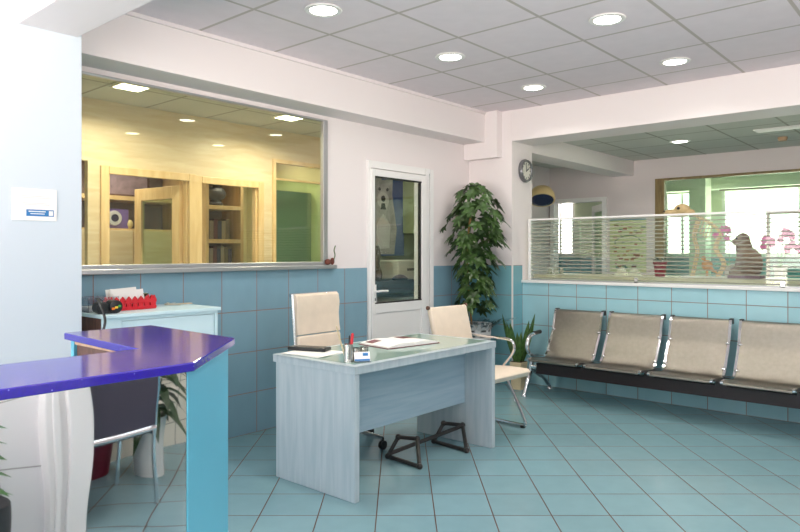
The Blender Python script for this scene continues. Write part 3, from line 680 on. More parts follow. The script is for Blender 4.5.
for k in range(5):
    r_ = Matrix.Rotation(.5*k-1.0, 3, 'Z'); m.box(0,-.008,.001+.002*k,.09,.008,.003+.002*k, rot=r_, piv=(0,0,0)); m.lathe((-.0+.0*k,0,.001+.002*k), [(.018,0),(.018,.002)], 14)
m.build('keys', mat('pale_brass', (214,206,186), .4, .3), t); MB().box(.06,-.02,.001,.17,.02,.006).build('fob', beige_clay, t)
# cable and telephone-like dark things behind pillar edge
o = MB().tube(smooth_path([(0,0,.12),(.01,-.02,.08),(.03,-.03,.0),(.015,-.03,-.10),(.045,-.03,-.25)],6), .007, 8).build('cable', black_plastic, smooth=True); o.location = (1.64, 3.60, .98); tag(o, 'dark cable hanging between the pale blue wall and the cabinet', 'cable')

# ------------------------------------------------------------------ notice
t = thing('notice_sign', 'white notice card with blue strip on the pale blue wall', 'notice', (1.318, 3.585, 1.588))
MB().box(-.105,-.006,-.08,.105,0,.08).build('card', mat('notice_card', (246,242,240), .6), t)
MB().box(-.04,-.008,-.058,.09,-.005,-.025).build('blue_strip', mat('label_blue', (44,120,184), .5), t)
m = MB(); m.box(-.03,-.009,-.037,.05,-.0078,-.032); m.box(-.022,-.009,-.048,.045,-.0078,-.044); m.box(.066,-.009,-.054,.086,-.0078,-.03); m.build('strip_lettering', white_paper, t)
m = MB()
for z, a_, c_ in ((.04,-.06,.07),(.032,-.07,.08),(.005,-.055,.06),(-.002,-.06,.07)): m.box(a_,-.0068,z,c_,-.0058,z+.003)
m.build('faint_lettering', mat('pale_grey_ink', (214,210,212), .6), t)

# ------------------------------------------------------------------ wall clock
t = thing('wall_clock', 'round wall clock with grey rim on the column side', 'clock', (6.085, YF, 2.194))
MB().lathe((0,0,0), [(.09,0),(.118,0),(.122,-.02),(.112,-.042),(.098,-.042),(.095,-.03),(.09,-.02)], 40, 'y').build('rim', mat('grey_rim', (120,120,124), .35, .5), t, smooth=True)
MB().lathe((0,0,0), [(.001,-.026),(.098,-.026),(.098,-.01),(.001,-.01)], 40, 'y').build('face', mat('clock_face', (226,224,214), .6), t)
for k in range(12):
    a_ = 2*PI*k/12; r_ = Matrix.Rotation(a_, 3, 'Y'); MB().box(-.004,-.028,.068,.004,-.0262,.086, rot=r_, piv=(0,0,0)).build('hour_mark', black_plastic, t)
for L_, w_, a_ in ((.05,.005,60),(.075,.0035,-10)):
    MB().box(-w_,-.031,-.01,w_,-.029,L_, rot=Matrix.Rotation(math.radians(a_),3,'Y'), piv=(0,0,0)).build('hand', black_plastic, t)

# ------------------------------------------------------------------ desk
dk = thing('office_desk', 'pale blue stained wooden desk with green glass top', 'desk', (3.22, 2.86, 0))
def dl(x, y): return x-3.22, y-2.86
(ax, ay), (bx, by) = dl(2.525, 2.522), dl(3.908, 3.215)
m = MB(); m.box(ax, ay, .69, bx, by, .729); m.build('top', desk_wood, dk, bevel=.002)
m = MB(); m.box(ax, ay, .725, bx, ay+.05, .735); m.box(ax, by-.03, .725, bx, by, .735); m.box(ax, ay+.05, .725, ax+.05, by-.03, .735); m.box(bx-.03, ay+.05, .725, bx, by-.03, .735); m.build('edge_border', desk_wood, dk)
MB().box(ax+.05, ay+.05, .728, bx-.03, by-.03, .736).build('glass_top', desk_glass, dk)
MB().box(ax+.008, ay+.006, 0, ax+.045, by-.02, .69).build('side_panel', desk_wood, dk, bevel=.002)
MB().box(bx-.045, ay+.006, 0, bx-.004, by-.02, .69).build('side_panel', desk_wood, dk, bevel=.002)
MB().box(ax+.045, 2.755-2.86, .285, bx-.045, 2.78-2.86, .69).build('modesty_panel', desk_wood_h, dk, bevel=.001)
MB().box(ax+.0, ay+.008, 0, ax+.012, by-.02, .69) 
DT = .736
# book
bk = thing('open_book', 'open book with white pages on the green glass desk top', 'book', (3.36, 2.93, DT), math.radians(-8))
def page_block(sgn):
    prof = []
    for i in range(9):
        t_ = i/8; x = sgn*(.004+.215*t_); z = .012+.016*math.sin(PI*min(1,.25+t_*.75))
        prof.append((x, z))
    poly = [(0,.003)]+prof+[(sgn*.219,.003)]
    return MB().prism(poly, -.145, .145, 'y')
MB().box(-.228,-.152,0,.228,.152,.004).build('cover', mat('dark_red_cover', (96,36,44), .5), bk)
page_block(-1).build('page_block', white_paper, bk); page_block(1).build('page_block', white_paper, bk)
def picture(x0,x1,y0,y1,sgn):
    m = MB(); n = 5
    for i in range(n):
        xa, xb = x0+(x1-x0)*i/n, x0+(x1-x0)*(i+1)/n
        def z(x): t_=(abs(x)-.004)/.215; return .0128+.016*math.sin(PI*min(1,.25+t_*.75))
        m.quad((xa,y0,z(xa)),(xb,y0,z(xb)),(xb,y1,z(xb)),(xa,y1,z(xa)))
    return m
ph = mat('dark_red_photo', (112,48,52), .4, var=.5, scale=18)
picture(.05,.2,.02,.13,1).build('printed_picture', ph, bk); picture(-.2,-.12,.04,.12,-1).build('printed_picture', ph, bk)
# papers and black case
t = thing('paper_sheaf', 'white sheaf of papers under the black case on the desk', 'papers', (2.70, 3.05, DT), math.radians(5))
for k in range(4):
    MB().box(-.12,-.15,.0015*k+.0005,.12,.15,.0015*k+.0015, rot=Matrix.Rotation(.05*k,3,'Z')).build('sheet', white_paper, t)
t = thing('black_case', 'long flat black case lying on the papers', 'case', (2.74, 3.13, DT+.0065), math.radians(-68))
MB().box(-.13,-.045,0,.13,.045,.022).build('body', black_plastic, t, bevel=.008); MB().box(-.09,-.03,.022,.10,.03,.0235).build('top_inlay', mat('black_inlay', (46,44,48), .25), t)
# pen cups
t = thing('pen_holder', 'steel twin cup pen holder near the desk edge', 'pen holder', (2.635, 2.66, DT))
def cup(x, y, h_): return MB().lathe((x,y,0), [(.027,0),(.027,h_),(.0245,h_),(.0245,.004),(.001,.004)], 24)
cup(-.02,0,.10).build('cup', steel_edge, t, smooth=True); cup(.045,.01,.07).build('cup', steel_edge, t, smooth=True); cup(.105,.0,.07).build('cup', steel_edge, t, smooth=True)
for s, x, y, lx, ly, L_, r_, c in (('red marker pen standing in the steel cup',2.622,2.655,.012,-.01,.155,.0085,red_plastic),('black pen standing in the steel cup beside the red marker',2.63,2.675,.03,.02,.135,.005,black_plastic),('long cream pencil leaning out of the steel cup',2.605,2.668,-.065,.01,.2,.0045,beige_clay)):
    o = MB().tube([(0,0,0),(lx*.95,ly*.95,L_*.95),(lx,ly,L_)], [r_,r_,r_*.5], 10).build('pen', c, smooth=True); o.location = (x, y, DT+.006); tag(o, s, 'pen')
# card holder
t = thing('card_holder', 'small white card with blue edge in a stand on the desk corner', 'card holder', (2.665, 2.60, DT), math.radians(-35))
MB().box(-.045,-.025,0,.045,.025,.006).build('base', glass_mat('clear_stand', (.85,.88,.9), .1), t)
rx = Matrix.Rotation(math.radians(-25),3,'X')
MB().box(-.045,-.003,.005,.045,.003,.058, rot=rx, piv=(0,0,.005)).build('card', white_paper, t)
m = MB(); m.box(-.043,-.0045,.006,.043,-.003,.016, rot=rx, piv=(0,0,.005)); m.box(.005,-.0045,.034,.035,-.003,.05, rot=rx, piv=(0,0,.005)); m.build('card_print', mat('label_blue', (44,120,184)), t)

# ------------------------------------------------------------------ black folding stand on the floor
t = thing('folding_stand', 'black metal stand of two trapezoid loops joined by a bar, under the desk', 'stand', (3.45, 2.76, 0))
def L3(x, y, z): return (x-3.45, y-2.76, z)
loops = [[(3.234,2.923,.014),(3.208,2.631,.014),(3.34,2.76,.135),(3.29,2.88,.135)], [(3.705,2.909,.014),(3.674,2.605,.014),(3.815,2.74,.135),(3.765,2.87,.135)]]
for lp in loops:
    m = MB()
    for i in range(4): m.tube([L3(*lp[i]), L3(*lp[(i+1)%4])], .0135, 8)
    lo = m.build('loop', black_metal, t, smooth=True)
    for p in lp: MB().ell(L3(*p), (.02,.02,.02), seg=12, rings=8).build('joint', black_metal, lo, smooth=True)
m = MB(); m.tube([L3(3.234,2.915,.03), L3(3.815,2.74,.13)], .014, 8); m.build('bar', black_metal, t)

# ------------------------------------------------------------------ office chair (cream)
oc = thing('office_chair', 'cream leather swivel chair behind the desk, beside the tiled wall', 'chair', (3.25, 3.36, 0), math.radians(2))
# base
for k in range(5):
    a_ = math.radians(218+72*k); e = (math.cos(a_)*.3, math.sin(a_)*.3)
    lg = MB().tube([(0,0,.115),(e[0]*.5,e[1]*.5,.10),(e[0],e[1],.075)], [.022,.018,.014], 10).build('leg', chrome, oc, smooth=True)
    m = MB(); m.lathe((e[0],e[1]-.014,.03), [(.012,0),(.03,.002),(.03,.012),(.012,.014)], 18, 'y'); m.lathe((e[0],e[1]+.006,.03), [(.012,0),(.03,.002),(.03,.012),(.012,.014)], 18, 'y'); m.cyl((e[0],e[1],.03),(e[0],e[1],.08),.008,8)
    m.build('caster', black_plastic, lg, smooth=True)
MB().cyl((0,0,.10),(0,0,.40),.028,16).build('gas_lift', chrome, oc, smooth=True)
def cushion(prof, x0, x1, th, name, parent, mt):
    # prof in (y,z) ; padded sheet across x with rounded edges
    m = MB(); m.sheet(prof, x0, x1, th)
    for v in m.bm.verts: v.co = Vector((v.co.y, v.co.x, v.co.z))
    return m.build(name, mt, parent, bevel=.014, smooth=True)
cushion([(-.24,.47),(-.2,.485),(0,.475),(.18,.47),(.22,.48)], -.22, .22, .06, 'seat', oc, cream_leather)
cushion([(.195,.51),(.205,.62),(.215,.74),(.222,.765)], -.215, .205, .045, 'backrest', oc, cream_leather)
cushion([(.222,.77),(.232,.82),(.238,.90),(.23,.985),(.24,1.04),(.262,1.055)], -.215, .205, .045, 'headrest', oc, cream_leather)
for x in (-.222, .212): MB().tube(smooth_path([(x,.05,.43),(x,.19,.46),(x,.23,.60),(x,.255,.80),(x,.28,1.05)],5), .012, 8).build('side_frame', chrome, oc, smooth=True)
MB().tube([(-.235,.285,1.045),(.225,.285,1.045)], .013, 10).build('top_rail', chrome, oc, smooth=True)

# ------------------------------------------------------------------ visitor chair (cream)
vc = thing('visitor_chair', 'cream leather chair with chrome sled legs at the far end of the desk', 'chair', (4.25, 2.88, 0), math.radians(-3))
cushion([(-.30,.445),(-.27,.465),(-.1,.465),(.1,.45),(.22,.455)], -.23, .23, .05, 'seat', vc, cream_leather)
cushion([(.215,.49),(.235,.60),(.275,.76),(.31,.90),(.325,.925)], -.225, .225, .045, 'backrest', vc, cream_leather)
m = MB()
for x in (-.245, .245):
    m.tube(smooth_path([(x,.26,.03-.012),(x,-.18,.018),(x,-.235,.03),(x,-.225,.07),(x,-.1,.30),(x,-.03,.42)],5), .0125, 8)
    m.tube([(x,-.03,.42),(x*.6,.0,.43)], .0125, 8)
m.tube([(-.245,.26,.018),(.245,.26,.018)], .0125, 8); m.build('sled_frame', chrome, vc, smooth=True)
for x in (-.25, .25): MB().tube(smooth_path([(x,-.02,.44),(x,-.12,.56),(x,-.13,.63),(x,-.08,.665),(x,.1,.67),(x,.28,.675)],5), .011, 8).build('armrest', chrome, vc, smooth=True)
for x in (-.245, .245): MB().lathe((x,-.215,0), [(.02,0),(.02,.016),(.012,.02)], 12).build('foot', black_plastic, vc)
for x in (-.24, .225): MB().tube([(x,.335,.915),(x+.015,.335,.915)], .016, 10).build('end_cap', brown_wood, vc)

# ------------------------------------------------------------------ steel waiting bench
wb = thing('waiting_bench', 'steel beam bench of perforated seats along the tiled half wall', 'bench', (5.6, 2.0, 0))
def shell(y0, y1):
    prof = smooth_path([(-.205,0,.345),(-.2,0,.362),(-.14,0,.368),(0,0,.352),(.10,0,.348),(.155,0,.385),(.21,0,.48),(.265,0,.575),(.288,0,.64),(.318,0,.75),(.345,0,.787),(.375,0,.79)], 4)
    pr = [(p.x, p.z) for p in prof]
    s = MB().sheet(pr, y0+.02, y1-.02, .006).build('seat_shell', steel, wb, smooth=True)
    for yy in (y0, y1-.02):
        MB().sheet([(x, z+.006) for x, z in pr], yy, yy+.02, .02).build('side_rail', chrome, s, smooth=True)
    for yy in (y0, y1-.024): MB().box(.34,yy-.003,.752,.39,yy+.027,.80).build('corner_cap', dark_grey, s, bevel=.006)
    for yy in (y0+.02, y1-.02):
        for q in (.405,.60): MB().ell((.165 if q<.5 else .275, yy, q), (.012,.02,.012), seg=10, rings=6).build('bolt', chrome, s, smooth=True)
for k in range(5):
    y1 = 3.15-.555*k-2.0; shell(y1-.5, y1)
MB().box(-.08, -1.75, .215, -.0, 1.125, .315).build('beam', mat('black_beam', (40,28,30), .4), wb, bevel=.004)
for k in range(4):
    y = 3.15-.5-.0275-.555*k-2.0; MB().box(-.09,y-.04,.31,.16,y+.04,.342).build('seat_bracket', black_metal, wb)
for yy in (1.21, -1.7):
    m = MB()
    m.tube(smooth_path([(-.146,yy,.02),(-.10,yy,.11),(-.04,yy,.21),(0,yy,.24),(.06,yy,.21),(.20,yy,.14),(.34,yy,.03)],5), [.018]*6+[.025]*19+[.018]*6, 10)
    m.tube([(-.04,yy,.23),(-.03,yy-.02,.345)], .022, 10); m.tube([(-.04,yy,.27),(-.04,yy-.10,.27)], .022, 10)
    lg = m.build('leg', chrome, wb, smooth=True)
    for x in (-.146,.34): MB().lathe((x,yy,0), [(.026,0),(.026,.012),(.014,.03)], 14).build('foot', chrome, lg, smooth=True)
    m = MB(); m.tube(smooth_path([(.10,yy,.36),(.02,yy,.365),(-.06,yy,.40),(-.095,yy,.47),(-.06,yy,.545),(.03,yy,.57),(.13,yy,.575)],6), [.016]*13+[.02]*12+[.018]*12, 12)
    ar = m.build('armrest', chrome, wb, smooth=True)
    MB().tube([(.03,yy,.574),(.15,yy,.58)], .020, 10).build('arm_pad', black_plastic, ar, smooth=True)

# ------------------------------------------------------------------ tall plant in the corner
pl = thing('schefflera_plant', 'tall leafy umbrella plant in the corner in a wrapped pot', 'plant', (5.50, 3.80, 0))
pt_m = tile_mat('zebra_pot', (1,1,0), 0, .06, (0,0,1), 0, .05, .03, (70,70,72), (205,205,205), .3, .1, bump=0)
pot = MB().lathe((0,0,0), [(.11,0),(.14,.04),(.155,.40),(.165,.62),(.17,.64),(.15,.64),(.145,.6),(.001,.6)], 28).build('pot', pt_m, pl, smooth=True)
wr = MB()
for k in range(22):
    a_ = 2*PI*k/22; r0 = .165; r1 = .20+.07*random.random()
    wr.leaf((math.cos(a_)*r0, math.sin(a_)*r0, .58), (math.cos(a_)*.8, math.sin(a_)*.8, .8+.4*random.random()), (0,0,1), .12+.08*random.random(), .09, .2, fold=.5)
wr.leaf((.1,-.12,.60),(.75,-.85,.45),(0,0,1),.30,.14,.05,fold=.3)
wr.build('plastic_wrap', glass_mat('clear_wrap', (.82,.85,.86), .25, .15), pl)
MB().lathe((0,0,.6), [(.001,0),(.14,0),(.13,.012),(.001,.014)], 20).build('soil', soil, pl)
st = MB()
st.tube(smooth_path([(-.02,.02,.6),(-.04,.05,1.0),(-.05,.06,1.4),(-.02,.02,1.8)],5), .010, 8)
st.build('stem', stem_m, pl, smooth=True)
fo = MB()
def cluster(c, out, n, L_, dr=.34):
    out = Vector(out).normalized(); a = out.cross(Vector((0,0,1)));  a = a.normalized() if a.length > .01 else Vector((1,0,0)); b = out.cross(a)
    for k in range(n):
        th = 2*PI*k/n+random.random()*.3; d_ = (a*math.cos(th)+b*math.sin(th))*.95+out*.35
        fo.leaf(c, d_, out, L_*(.8+.35*random.random()), L_*.47, dr, fold=.22)
for k in range(124):
    t_ = k/123; z = .74+1.24*t_**.9+random.uniform(-.04,.04)
    R_ = .17 if t_ < .35 else .17+.10*math.sin(PI*min(1,(t_-.35)/.62))
    if t_ > .92: R_ *= .8
    a_ = k*2.4+random.random()*.8; rr = R_*math.sqrt(.25+.75*random.random())
    c = (math.cos(a_)*rr+.01, math.sin(a_)*rr, z)
    cluster(c, (math.cos(a_), math.sin(a_), .35+.7*random.random()), random.choice((6,7,8)), .085+.02*random.random())
for x, y, z in ((-.10,.20,1.36),(-.16,.24,1.60),(-.06,.22,1.72),(.12,-.24,1.66),(.06,-.26,1.45),(-.02,.02,2.0),(-.04,.12,1.95),(.08,-.22,1.25)):
    cluster((x, y, z), (x*2,y*2,.5), 8, .105)
for v in fo.bm.verts:
    v.co.y = min(v.co.y, .28)
    if v.co.y > -.235: v.co.x = min(v.co.x, .32)
fo.build('foliage', leaf_m, pl)

# ------------------------------------------------------------------ snake plant
sp = thing('snake_plant', 'snake plant with upright pointed leaves in a beige square pot beside the bench', 'plant', (5.72, 3.43, 0))
m = MB(); m.prism([(-.065,-.065),(.065,-.065),(.065,.065),(-.065,.065)], 0, .27)
for v in m.bm.verts:
    s_ = .8+.2*(v.co.z/.27); v.co.x *= s_; v.co.y *= s_
m.build('pot', beige_clay, sp, bevel=.004); MB().box(-.058,-.058,.268,.058,.058,.274).build('soil', soil, sp)
m = MB()
for k in range(12):
    a_ = k*2.4+.3; m.leaf((.035*math.cos(a_), .035*math.sin(a_), .26), (.26*math.cos(a_), .26*math.sin(a_), 1), (math.cos(a_+.6),math.sin(a_+.6),.1), (.30,.42,.5,.36)[k%4], .06, .0, n=6, fold=.35)
m.build('leaves', leaf2_m, sp)

# ------------------------------------------------------------------ window sill figurine
t = thing('sill_figurine', 'tiny reddish brown figurine with a twig on the aluminium window sill end', 'figurine', (3.80, 4.075, 1.243))
m = MB(); m.ell((-.03,0,.025),(.03,.02,.025)); m.ell((.02,0,.03),(.02,.015,.03)); m.build('body', mat('red_brown', (110,56,44), .6, var=.3, scale=40), t, smooth=True)
MB().tube(smooth_path([(.03,0,.03),(.05,0,.08),(.04,0,.12),(.055,0,.16)],4), .005, 6).build('twig', mat('green_twig',(96,110,70),.6), t)

# ------------------------------------------------------------------ treatment room things
sk = thing('skeleton_model', 'tan animal skeleton model standing behind the striped glass, skull above the rail', 'skeleton model', (6.55, 2.0, SH))
def Ls(y, z, x=0): return (x, y-2.0, z-SH)
m = MB(); m.ell(Ls(2.14,1.76), (.045,.075,.05)); m.ell(Ls(2.23,1.735), (.03,.09,.027)); m.ell(Ls(2.17,1.70), (.03,.10,.014)); m.ell(Ls(2.07,1.725), (.03,.05,.03))
m.build('skull', bone, sk, smooth=True)
m = MB(); m.ell(Ls(2.16,1.765,-.04), (.012,.016,.014)); m.ell(Ls(2.30,1.74,-.012),(.01,.015,.01)); m.build('eye_socket', black_plastic, sk, smooth=True)
pth = smooth_path([Ls(2.04,1.71),Ls(1.98,1.67),Ls(1.90,1.63),Ls(1.83,1.57),Ls(1.79,1.49)],6)
m = MB(); m.tube(pth, .008, 8)
for p in pth[::2]: m.ell(p, (.018,.014,.02), seg=8, rings=6)
m.build('spine', bone, sk, smooth=True)
m = MB()
for k in range(5):
    c = pth[6+2*k]
    for s in (-1,1): m.tube(smooth_path([c,(c[0]+s*.05,c[1]+.01,c[2]-.03),(c[0]+s*.045,c[1]+.03,c[2]-.1),(c[0]+s*.01,c[1]+.05,c[2]-.13)],3), .004, 6)
m.build('rib_cage', bone, sk, smooth=True)
for s in (-1,1):
    MB().tube(smooth_path([Ls(2.0,1.64,s*.03),Ls(2.03,1.5,s*.035),Ls(2.0,1.37,s*.035),Ls(2.02,1.24,s*.035),Ls(2.045,SH+.012,s*.035)],3), .009, 8).build('foreleg', bone, sk, smooth=True)
    MB().tube(smooth_path([Ls(1.80,1.50,s*.03),Ls(1.84,1.38,s*.04),Ls(1.77,1.26,s*.04),Ls(1.79,1.18,s*.04),Ls(1.82,SH+.012,s*.04)],3), .011, 8).build('hind_leg', bone, sk, smooth=True)
MB().box(-.1,-.28,0,.1,.12,.012).build('base', white_plastic, sk)
t = thing('animal_figurine', 'brown sitting animal figurine behind the striped glass beside the orchids', 'figurine', (6.55, 1.58, SH))
m = MB(); m.ell((0,-.02,.13),(.10,.115,.15)); m.ell((0,.02,.26),(.075,.07,.11)); m.ell((0,.03,.345),(.06,.062,.065)); m.ell((0,.085,.33),(.035,.045,.03)); m.ell((.05,.08,.05),(.035,.06,.05)); m.ell((-.05,.08,.05),(.035,.06,.05))
o = m.build('body', brown_fig, t, smooth=True); r_ = o.modifiers.new('r','REMESH'); r_.mode = 'VOXEL'; r_.voxel_size = .012; s_ = o.modifiers.new('s','SMOOTH'); s_.iterations = 6; r_.use_smooth_shade = True
MB().box(-.11,-.13,0,.11,.13,.03).build('plinth', mat('plum_cloth', (120,86,104), .8), t)
m = MB(); m.ell((-.045,.07,.36),(.01,.01,.01)); m.ell((.045,.07,.36),(.01,.01,.01)); m.ell((0,.13,.335),(.012,.01,.01)); m.build('face_features', black_plastic, t)
def orchid(loc, stems, label, potm=white_plastic, lv=6, seed=1):
    random.seed(seed)
    t = thing('orchid', label, 'orchid', loc)
    MB().lathe((0,0,0), [(.042,0),(.058,.12),(.062,.125),(.054,.125),(.05,.115),(.001,.112)], 24).build('pot', potm, t, smooth=True)
    m = MB()
    for k in range(lv): a_ = k*1.1; m.leaf((0,0,.11),(math.cos(a_),math.sin(a_),.4),(0,0,1),.17,.05,.4)
    m.build('leaves', orchid_leaf, t)
    m = MB(); f = MB()
    for (dy, h_, bd) in stems:
        p = smooth_path([(0,0,.11),(.0,dy*.2,h_*.6),(0,dy*.6,h_*.95),(0,dy,h_),(0,dy+bd,h_-.06)],5); m.tube(p, .004, 6)
        for q in p[8::2]:
            c = Vector(q)+Vector((random.uniform(-.03,.0),random.uniform(-.02,.02),random.uniform(-.02,.01)))
            for j in range(5):
                a_ = 2*PI*j/5; f.leaf(c, (-.25,math.cos(a_),math.sin(a_)), (-1,0,0), .036, .03, 0, n=3)
    m.build('flower_stem', orchid_leaf, t); f.build('blossoms', pink, t)
orchid((6.5, 1.30, SH), [(.10,.36,.05),(-.05,.42,-.06),(-.12,.30,-.06)], 'pink orchid in a white pot on the worktop beside the animal figurine')
orchid((6.66, 1.03, SH), [(.05,.46,.04),(-.1,.5,-.06)], 'pink orchid in a white pot farthest along the worktop', seed=4)
orchid((6.78, 1.78, SH), [(.05,.46,.05)], 'pink orchid between the skeleton model and the animal figurine', seed=9)
t = thing('potted_plant', 'spiky green plant in a red pot behind the striped glass', 'plant', (6.5, 2.33, SH))
MB().lathe((0,0,0), [(.045,0),(.06,.12),(.066,.125),(.066,.14),(.055,.14),(.05,.12),(.001,.12)], 24).build('pot', mat('maroon_pot', (150,40,60), .4), t, smooth=True)
m = MB()
for k in range(18): a_ = k*2.4; m.leaf((0,0,.12),(math.cos(a_),math.sin(a_),.7+.5*random.random()),(0,0,1),.2+.08*random.random(),.022,.5,n=5)
m.build('leaves', leaf3_m, t)
JARS = [(6.45,3.41,.022,.10,'white capped bottle on the worktop, tallest beside the door ajar'),(6.42,3.33,.02,.065,'small jar with pointed lid on the worktop beside the white capped bottle'),(6.4,3.46,.014,.07,'slim small bottle on the worktop nearest the screen post'),(6.5,3.50,.016,.06,'small vial on the worktop behind the screen post')]
for x, y, r_, h_, s in JARS:
    t = thing('bottle', s, 'bottle', (x, y, SH))
    MB().lathe((0,0,0), [(r_,0),(r_,h_*.7),(r_*.6,h_*.82),(.001,h_*.82)], 18).build('glass_body', mat('jar_grey', (176,176,160), .25), t, smooth=True)
    MB().lathe((0,0,h_*.82), [(r_*.75,0),(r_*.75,h_*.18),(.001,h_*.2)], 18).build('cap', white_plastic, t, smooth=True)
for y, w_, s in ((2.71,.13,'white folded tent card on the worktop below the anatomy chart, larger'),(2.58,.12,'white folded tent card on the worktop below the anatomy chart, smaller')):
    o = MB().prism([(-w_/2,0),(w_/2,0),(w_*.05,.08),(-.0,.08)], -.05, .05, 'x').build('tent_card', mat('ivory_card', (236,232,214), .7)); o.location = (6.5, y, SH); tag(o, s, 'card')
t = thing('bird_figurine', 'small tan bird figurine behind the striped glass below the skeleton', 'figurine', (6.6, 1.93, SH+.012)); m = MB(); m.ell((0,0,.10),(.03,.05,.05), Matrix.Rotation(.7,3,'X')); m.ell((0,.03,.165),(.02,.022,.022)); m.tube([(0,-.03,.07),(0,-.1,.02)],[.02,.006],8); m.cyl((0,0,0),(0,0,.07),.012,8)
m.build('body', mat('tan_wood', (196,142,86), .6), t, smooth=True)
t = thing('surgical_lamp', 'beige domed surgical lamp hanging in the treatment room', 'lamp', (7.5, 4.16, 2.6))
def tilt(mb):
    mt = Matrix.Translation((0,0,-.6)) @ Matrix.Rotation(math.radians(28),4,Vector((-.5,.85,0))) 
    bmesh.ops.transform(mb.bm, matrix=mt, verts=mb.bm.verts); return mb
tilt(MB().lathe((0,0,0), [(.16,0),(.165,.03),(.155,.09),(.12,.15),(.06,.185),(.001,.195)], 28)).build('dome', mat('beige_lamp', (230,204,150), .4), t, smooth=True)
tilt(MB().lathe((0,0,0), [(.001,-.012),(.10,-.012),(.145,0),(.001,.003)], 28)).build('glass_face', mat('navy_face', (36,44,78), .2), t)
MB().tube(smooth_path([(0,.15,-.5),(0,.3,-.45),(0,.34,-.3),(0,.34,0)],5), .016, 8).build('arm', MATS['beige_lamp'], t, smooth=True)
po = thing('anatomy_chart', 'pale green anatomy chart with blue top edge on the treatment room wall', 'poster', (9.0, 3.665, 1.07))
MB().box(-.012,-.255,0,-.002,.255,.75).build('sheet', mat('chart_green', (206,212,168), .6), po); MB().box(-.014,-.255,.72,-.002,.255,.75).build('blue_edge', mat('chart_blue', (60,130,170), .5), po)
random.seed(3); m = [MB() for _ in range(4)]
for k in range(60):
    y, z = random.uniform(-.22,.22), random.uniform(.06,.66); w_, h_ = random.uniform(.01,.035), random.uniform(.008,.03); m[k%3].box(-.015,y-w_,z-h_/2,-.011,y+w_,z+h_/2)
for i, c in enumerate(((150,84,70),(90,120,110),(170,120,80))): m[i].build('chart_marks', mat('chart_ink_%d'%i, c, .6), po)
m[3].tube(smooth_path([(-.013,.2,.42),(-.013,.05,.5),(-.013,-.1,.5),(-.013,-.22,.4)],5), .006, 5); m[3].build('chart_outline', mat('chart_ink_1',(90,120,110)), po)
t = thing('dispenser', 'dark wall dispenser in the treatment room beside the column', 'dispenser', (7.9, 4.86, 1.28)); MB().box(-.1,-.1,0,.1,0,.2).build('body', dark_grey, t, bevel=.01); MB().box(-.07,-.105,-.04,.07,-.02,.0).build('tray', black_plastic, t)

# ------------------------------------------------------------------ things seen in the mirror front
mc = thing('waiting_chair', 'charcoal chair with steel tube frame seen in the mirror front', 'chair', (1.6, -.83, 0))
def lm2(mb, n, m_, **k): return mb.build(n, m_, mc, **k)
m = MB(); m.sheet([(.245,.42),(.235,.6),(.22,.75),(.21,.9)], -.21, .21, .03)
for v in m.bm.verts: v.co = Vector((v.co.y, v.co.x, v.co.z))
lm2(m, 'backrest', charcoal, bevel=.008, smooth=True)
lm2(MB().box(-.22,-.24,.37,.22,.22,.41), 'seat', charcoal, bevel=.012)
m = MB()
for x in (-.225,.225): m.tube([(x,.22,0),(x,.235,.39),(x,.225,.75),(x,.2,.93)], .012, 8); m.tube([(x,-.2,0),(x,-.2,.38)], .012, 8); m.tube([(x,-.2,.37),(x,.23,.37)], .012, 8)
m.tube([(-.225,.245,.40),(.225,.245,.40)], .014, 8); lm2(m, 'frame', chrome, smooth=True)
t = thing('floor_plant', 'dark leafy plant in a tall white pot by the cream tiles', 'plant', (2.06, -1.10, 0)); MB().lathe((0,0,0), [(.085,0),(.10,.2),(.11,.33),(.095,.33),(.001,.31)], 24).build('pot', white_plastic, t, smooth=True)
m = MB()
for k in range(46): a_ = k*2.4; m.leaf((0,0,.33+.012*k),(math.cos(a_),math.sin(a_),.3),(0,0,1),.28,.07,.9,n=5)
m.build('leaves', leaf3_m, t); MB().tube([(0,0,.4),(0,0,.98)], .015, 8).build('stem', stem_m, t)
o = MB().box(-.16,-.13,0,.16,.13,.42).build('storage_box', mat('dusty_blue', (120,150,176), .5), bevel=.006); o.location = (1.53, -1.32, 0); tag(o, 'dusty blue storage box behind the charcoal chair', 'box')
t = thing('waste_bin', 'dark red waste bin behind the charcoal chair', 'bin', (1.83, -1.33, 0)); MB().lathe((0,0,0), [(.075,0),(.095,.28),(.1,.285),(.088,.285),(.07,.01),(.001,.01)], 24).build('body', mat('dark_red', (130,30,56), .5), t, smooth=True)
t = thing('trailing_plant', 'green leafy plant in a grey pot beside the white tiles', 'plant', (.93, -.40, 0)); MB().lathe((0,0,0), [(.08,0),(.11,.3),(.1,.3),(.001,.28)], 20).build('pot', dark_grey, t, smooth=True)
m = MB()
for k in range(30): a_ = k*2.4; m.leaf((0,0,.3+.01*k),(math.cos(a_),math.sin(a_),.7),(0,0,1),.16,.06,.5)
m.build('leaves', mat('fresh_leaf', (70,120,60), .45, var=.3), t)

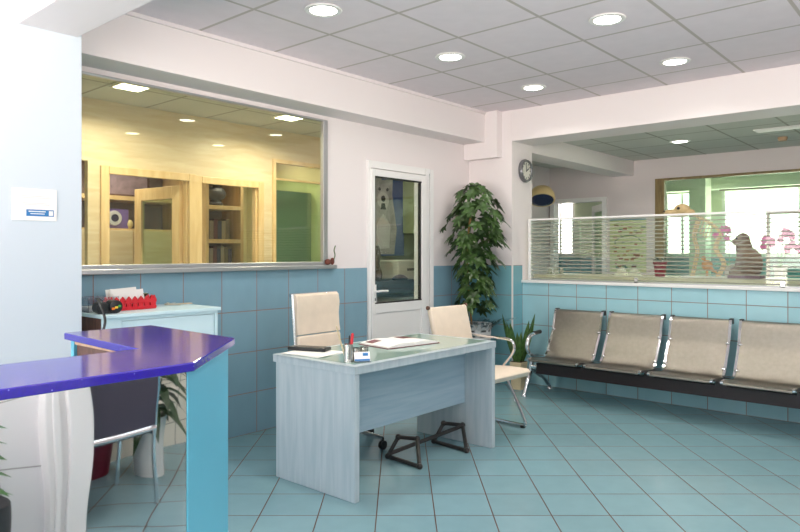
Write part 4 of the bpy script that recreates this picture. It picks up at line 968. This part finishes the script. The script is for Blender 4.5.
# ------------------------------------------------------------------ world, daylight
W = bpy.data.worlds.new('World'); S.world = W; W.use_nodes = True
bg = W.node_tree.nodes['Background']; wn_ = W.node_tree
tc_ = wn_.nodes.new('ShaderNodeTexCoord'); sx_ = wn_.nodes.new('ShaderNodeSeparateXYZ'); mr_ = wn_.nodes.new('ShaderNodeMapRange'); rp_ = wn_.nodes.new('ShaderNodeValToRGB')
wn_.links.new(tc_.outputs['Generated'], sx_.inputs[0]); wn_.links.new(sx_.outputs[2], mr_.inputs['Value']); mr_.inputs['From Min'].default_value = -1; mr_.inputs['From Max'].default_value = 1
wn_.links.new(mr_.outputs[0], rp_.inputs['Fac']); rp_.color_ramp.elements[0].position = .46; rp_.color_ramp.elements[1].position = .54
rp_.color_ramp.elements[0].color = (1.0,.88,.82,1)      # lower half made bright and warm to lift the ceiling
rp_.color_ramp.elements[1].color = (.20,.215,.24,1)      # sky above
wn_.links.new(rp_.outputs[0], bg.inputs['Color']); bg.inputs['Strength'].default_value = 12
def portal(loc, rot, sx, sy):
    l = bpy.data.lights.new('window_portal', 'AREA'); l.shape = 'RECTANGLE'; l.size = sx; l.size_y = sy; l.cycles.is_portal = True
    o = bpy.data.objects.new('window_portal', l); C.objects.link(o); o.location = loc; o.rotation_euler = rot
portal((XL-.2, 1.4, 1.32), (0, math.radians(-90), 0), 2.35, 3.8)
portal((-1.85, -.8, 1.3), (math.radians(90), 0, 0), 1.5, 2.6)
portal((2.46, YD-.15, 1.96), (math.radians(90), 0, 0), 2.2, 1.45)
portal((12.2, 2.2, 1.86), (0, math.radians(90), 0), 1.2, 8.8)

# ------------------------------------------------------------------ camera
cam = bpy.data.cameras.new('camera'); co = bpy.data.objects.new('camera', cam); C.objects.link(co)
cam.sensor_width = 36; cam.lens = 666/800*36; cam.shift_y = -14/800; cam.clip_start = .02
co.location = (0, 0, 1.35)
co.rotation_euler = (math.radians(90), 0, AX-math.radians(90))
S.camera = co
S.view_settings.view_transform = 'Standard'; S.view_settings.look = 'None'; S.view_settings.gamma = 1; S.view_settings.use_curve_mapping = False
S.view_settings.exposure = 0.42
S.cycles.max_bounces = 10; S.cycles.transparent_max_bounces = 16; S.cycles.use_denoising = True
S.cycles.caustics_reflective = False; S.cycles.caustics_refractive = False; S.cycles.sample_clamp_indirect = 6
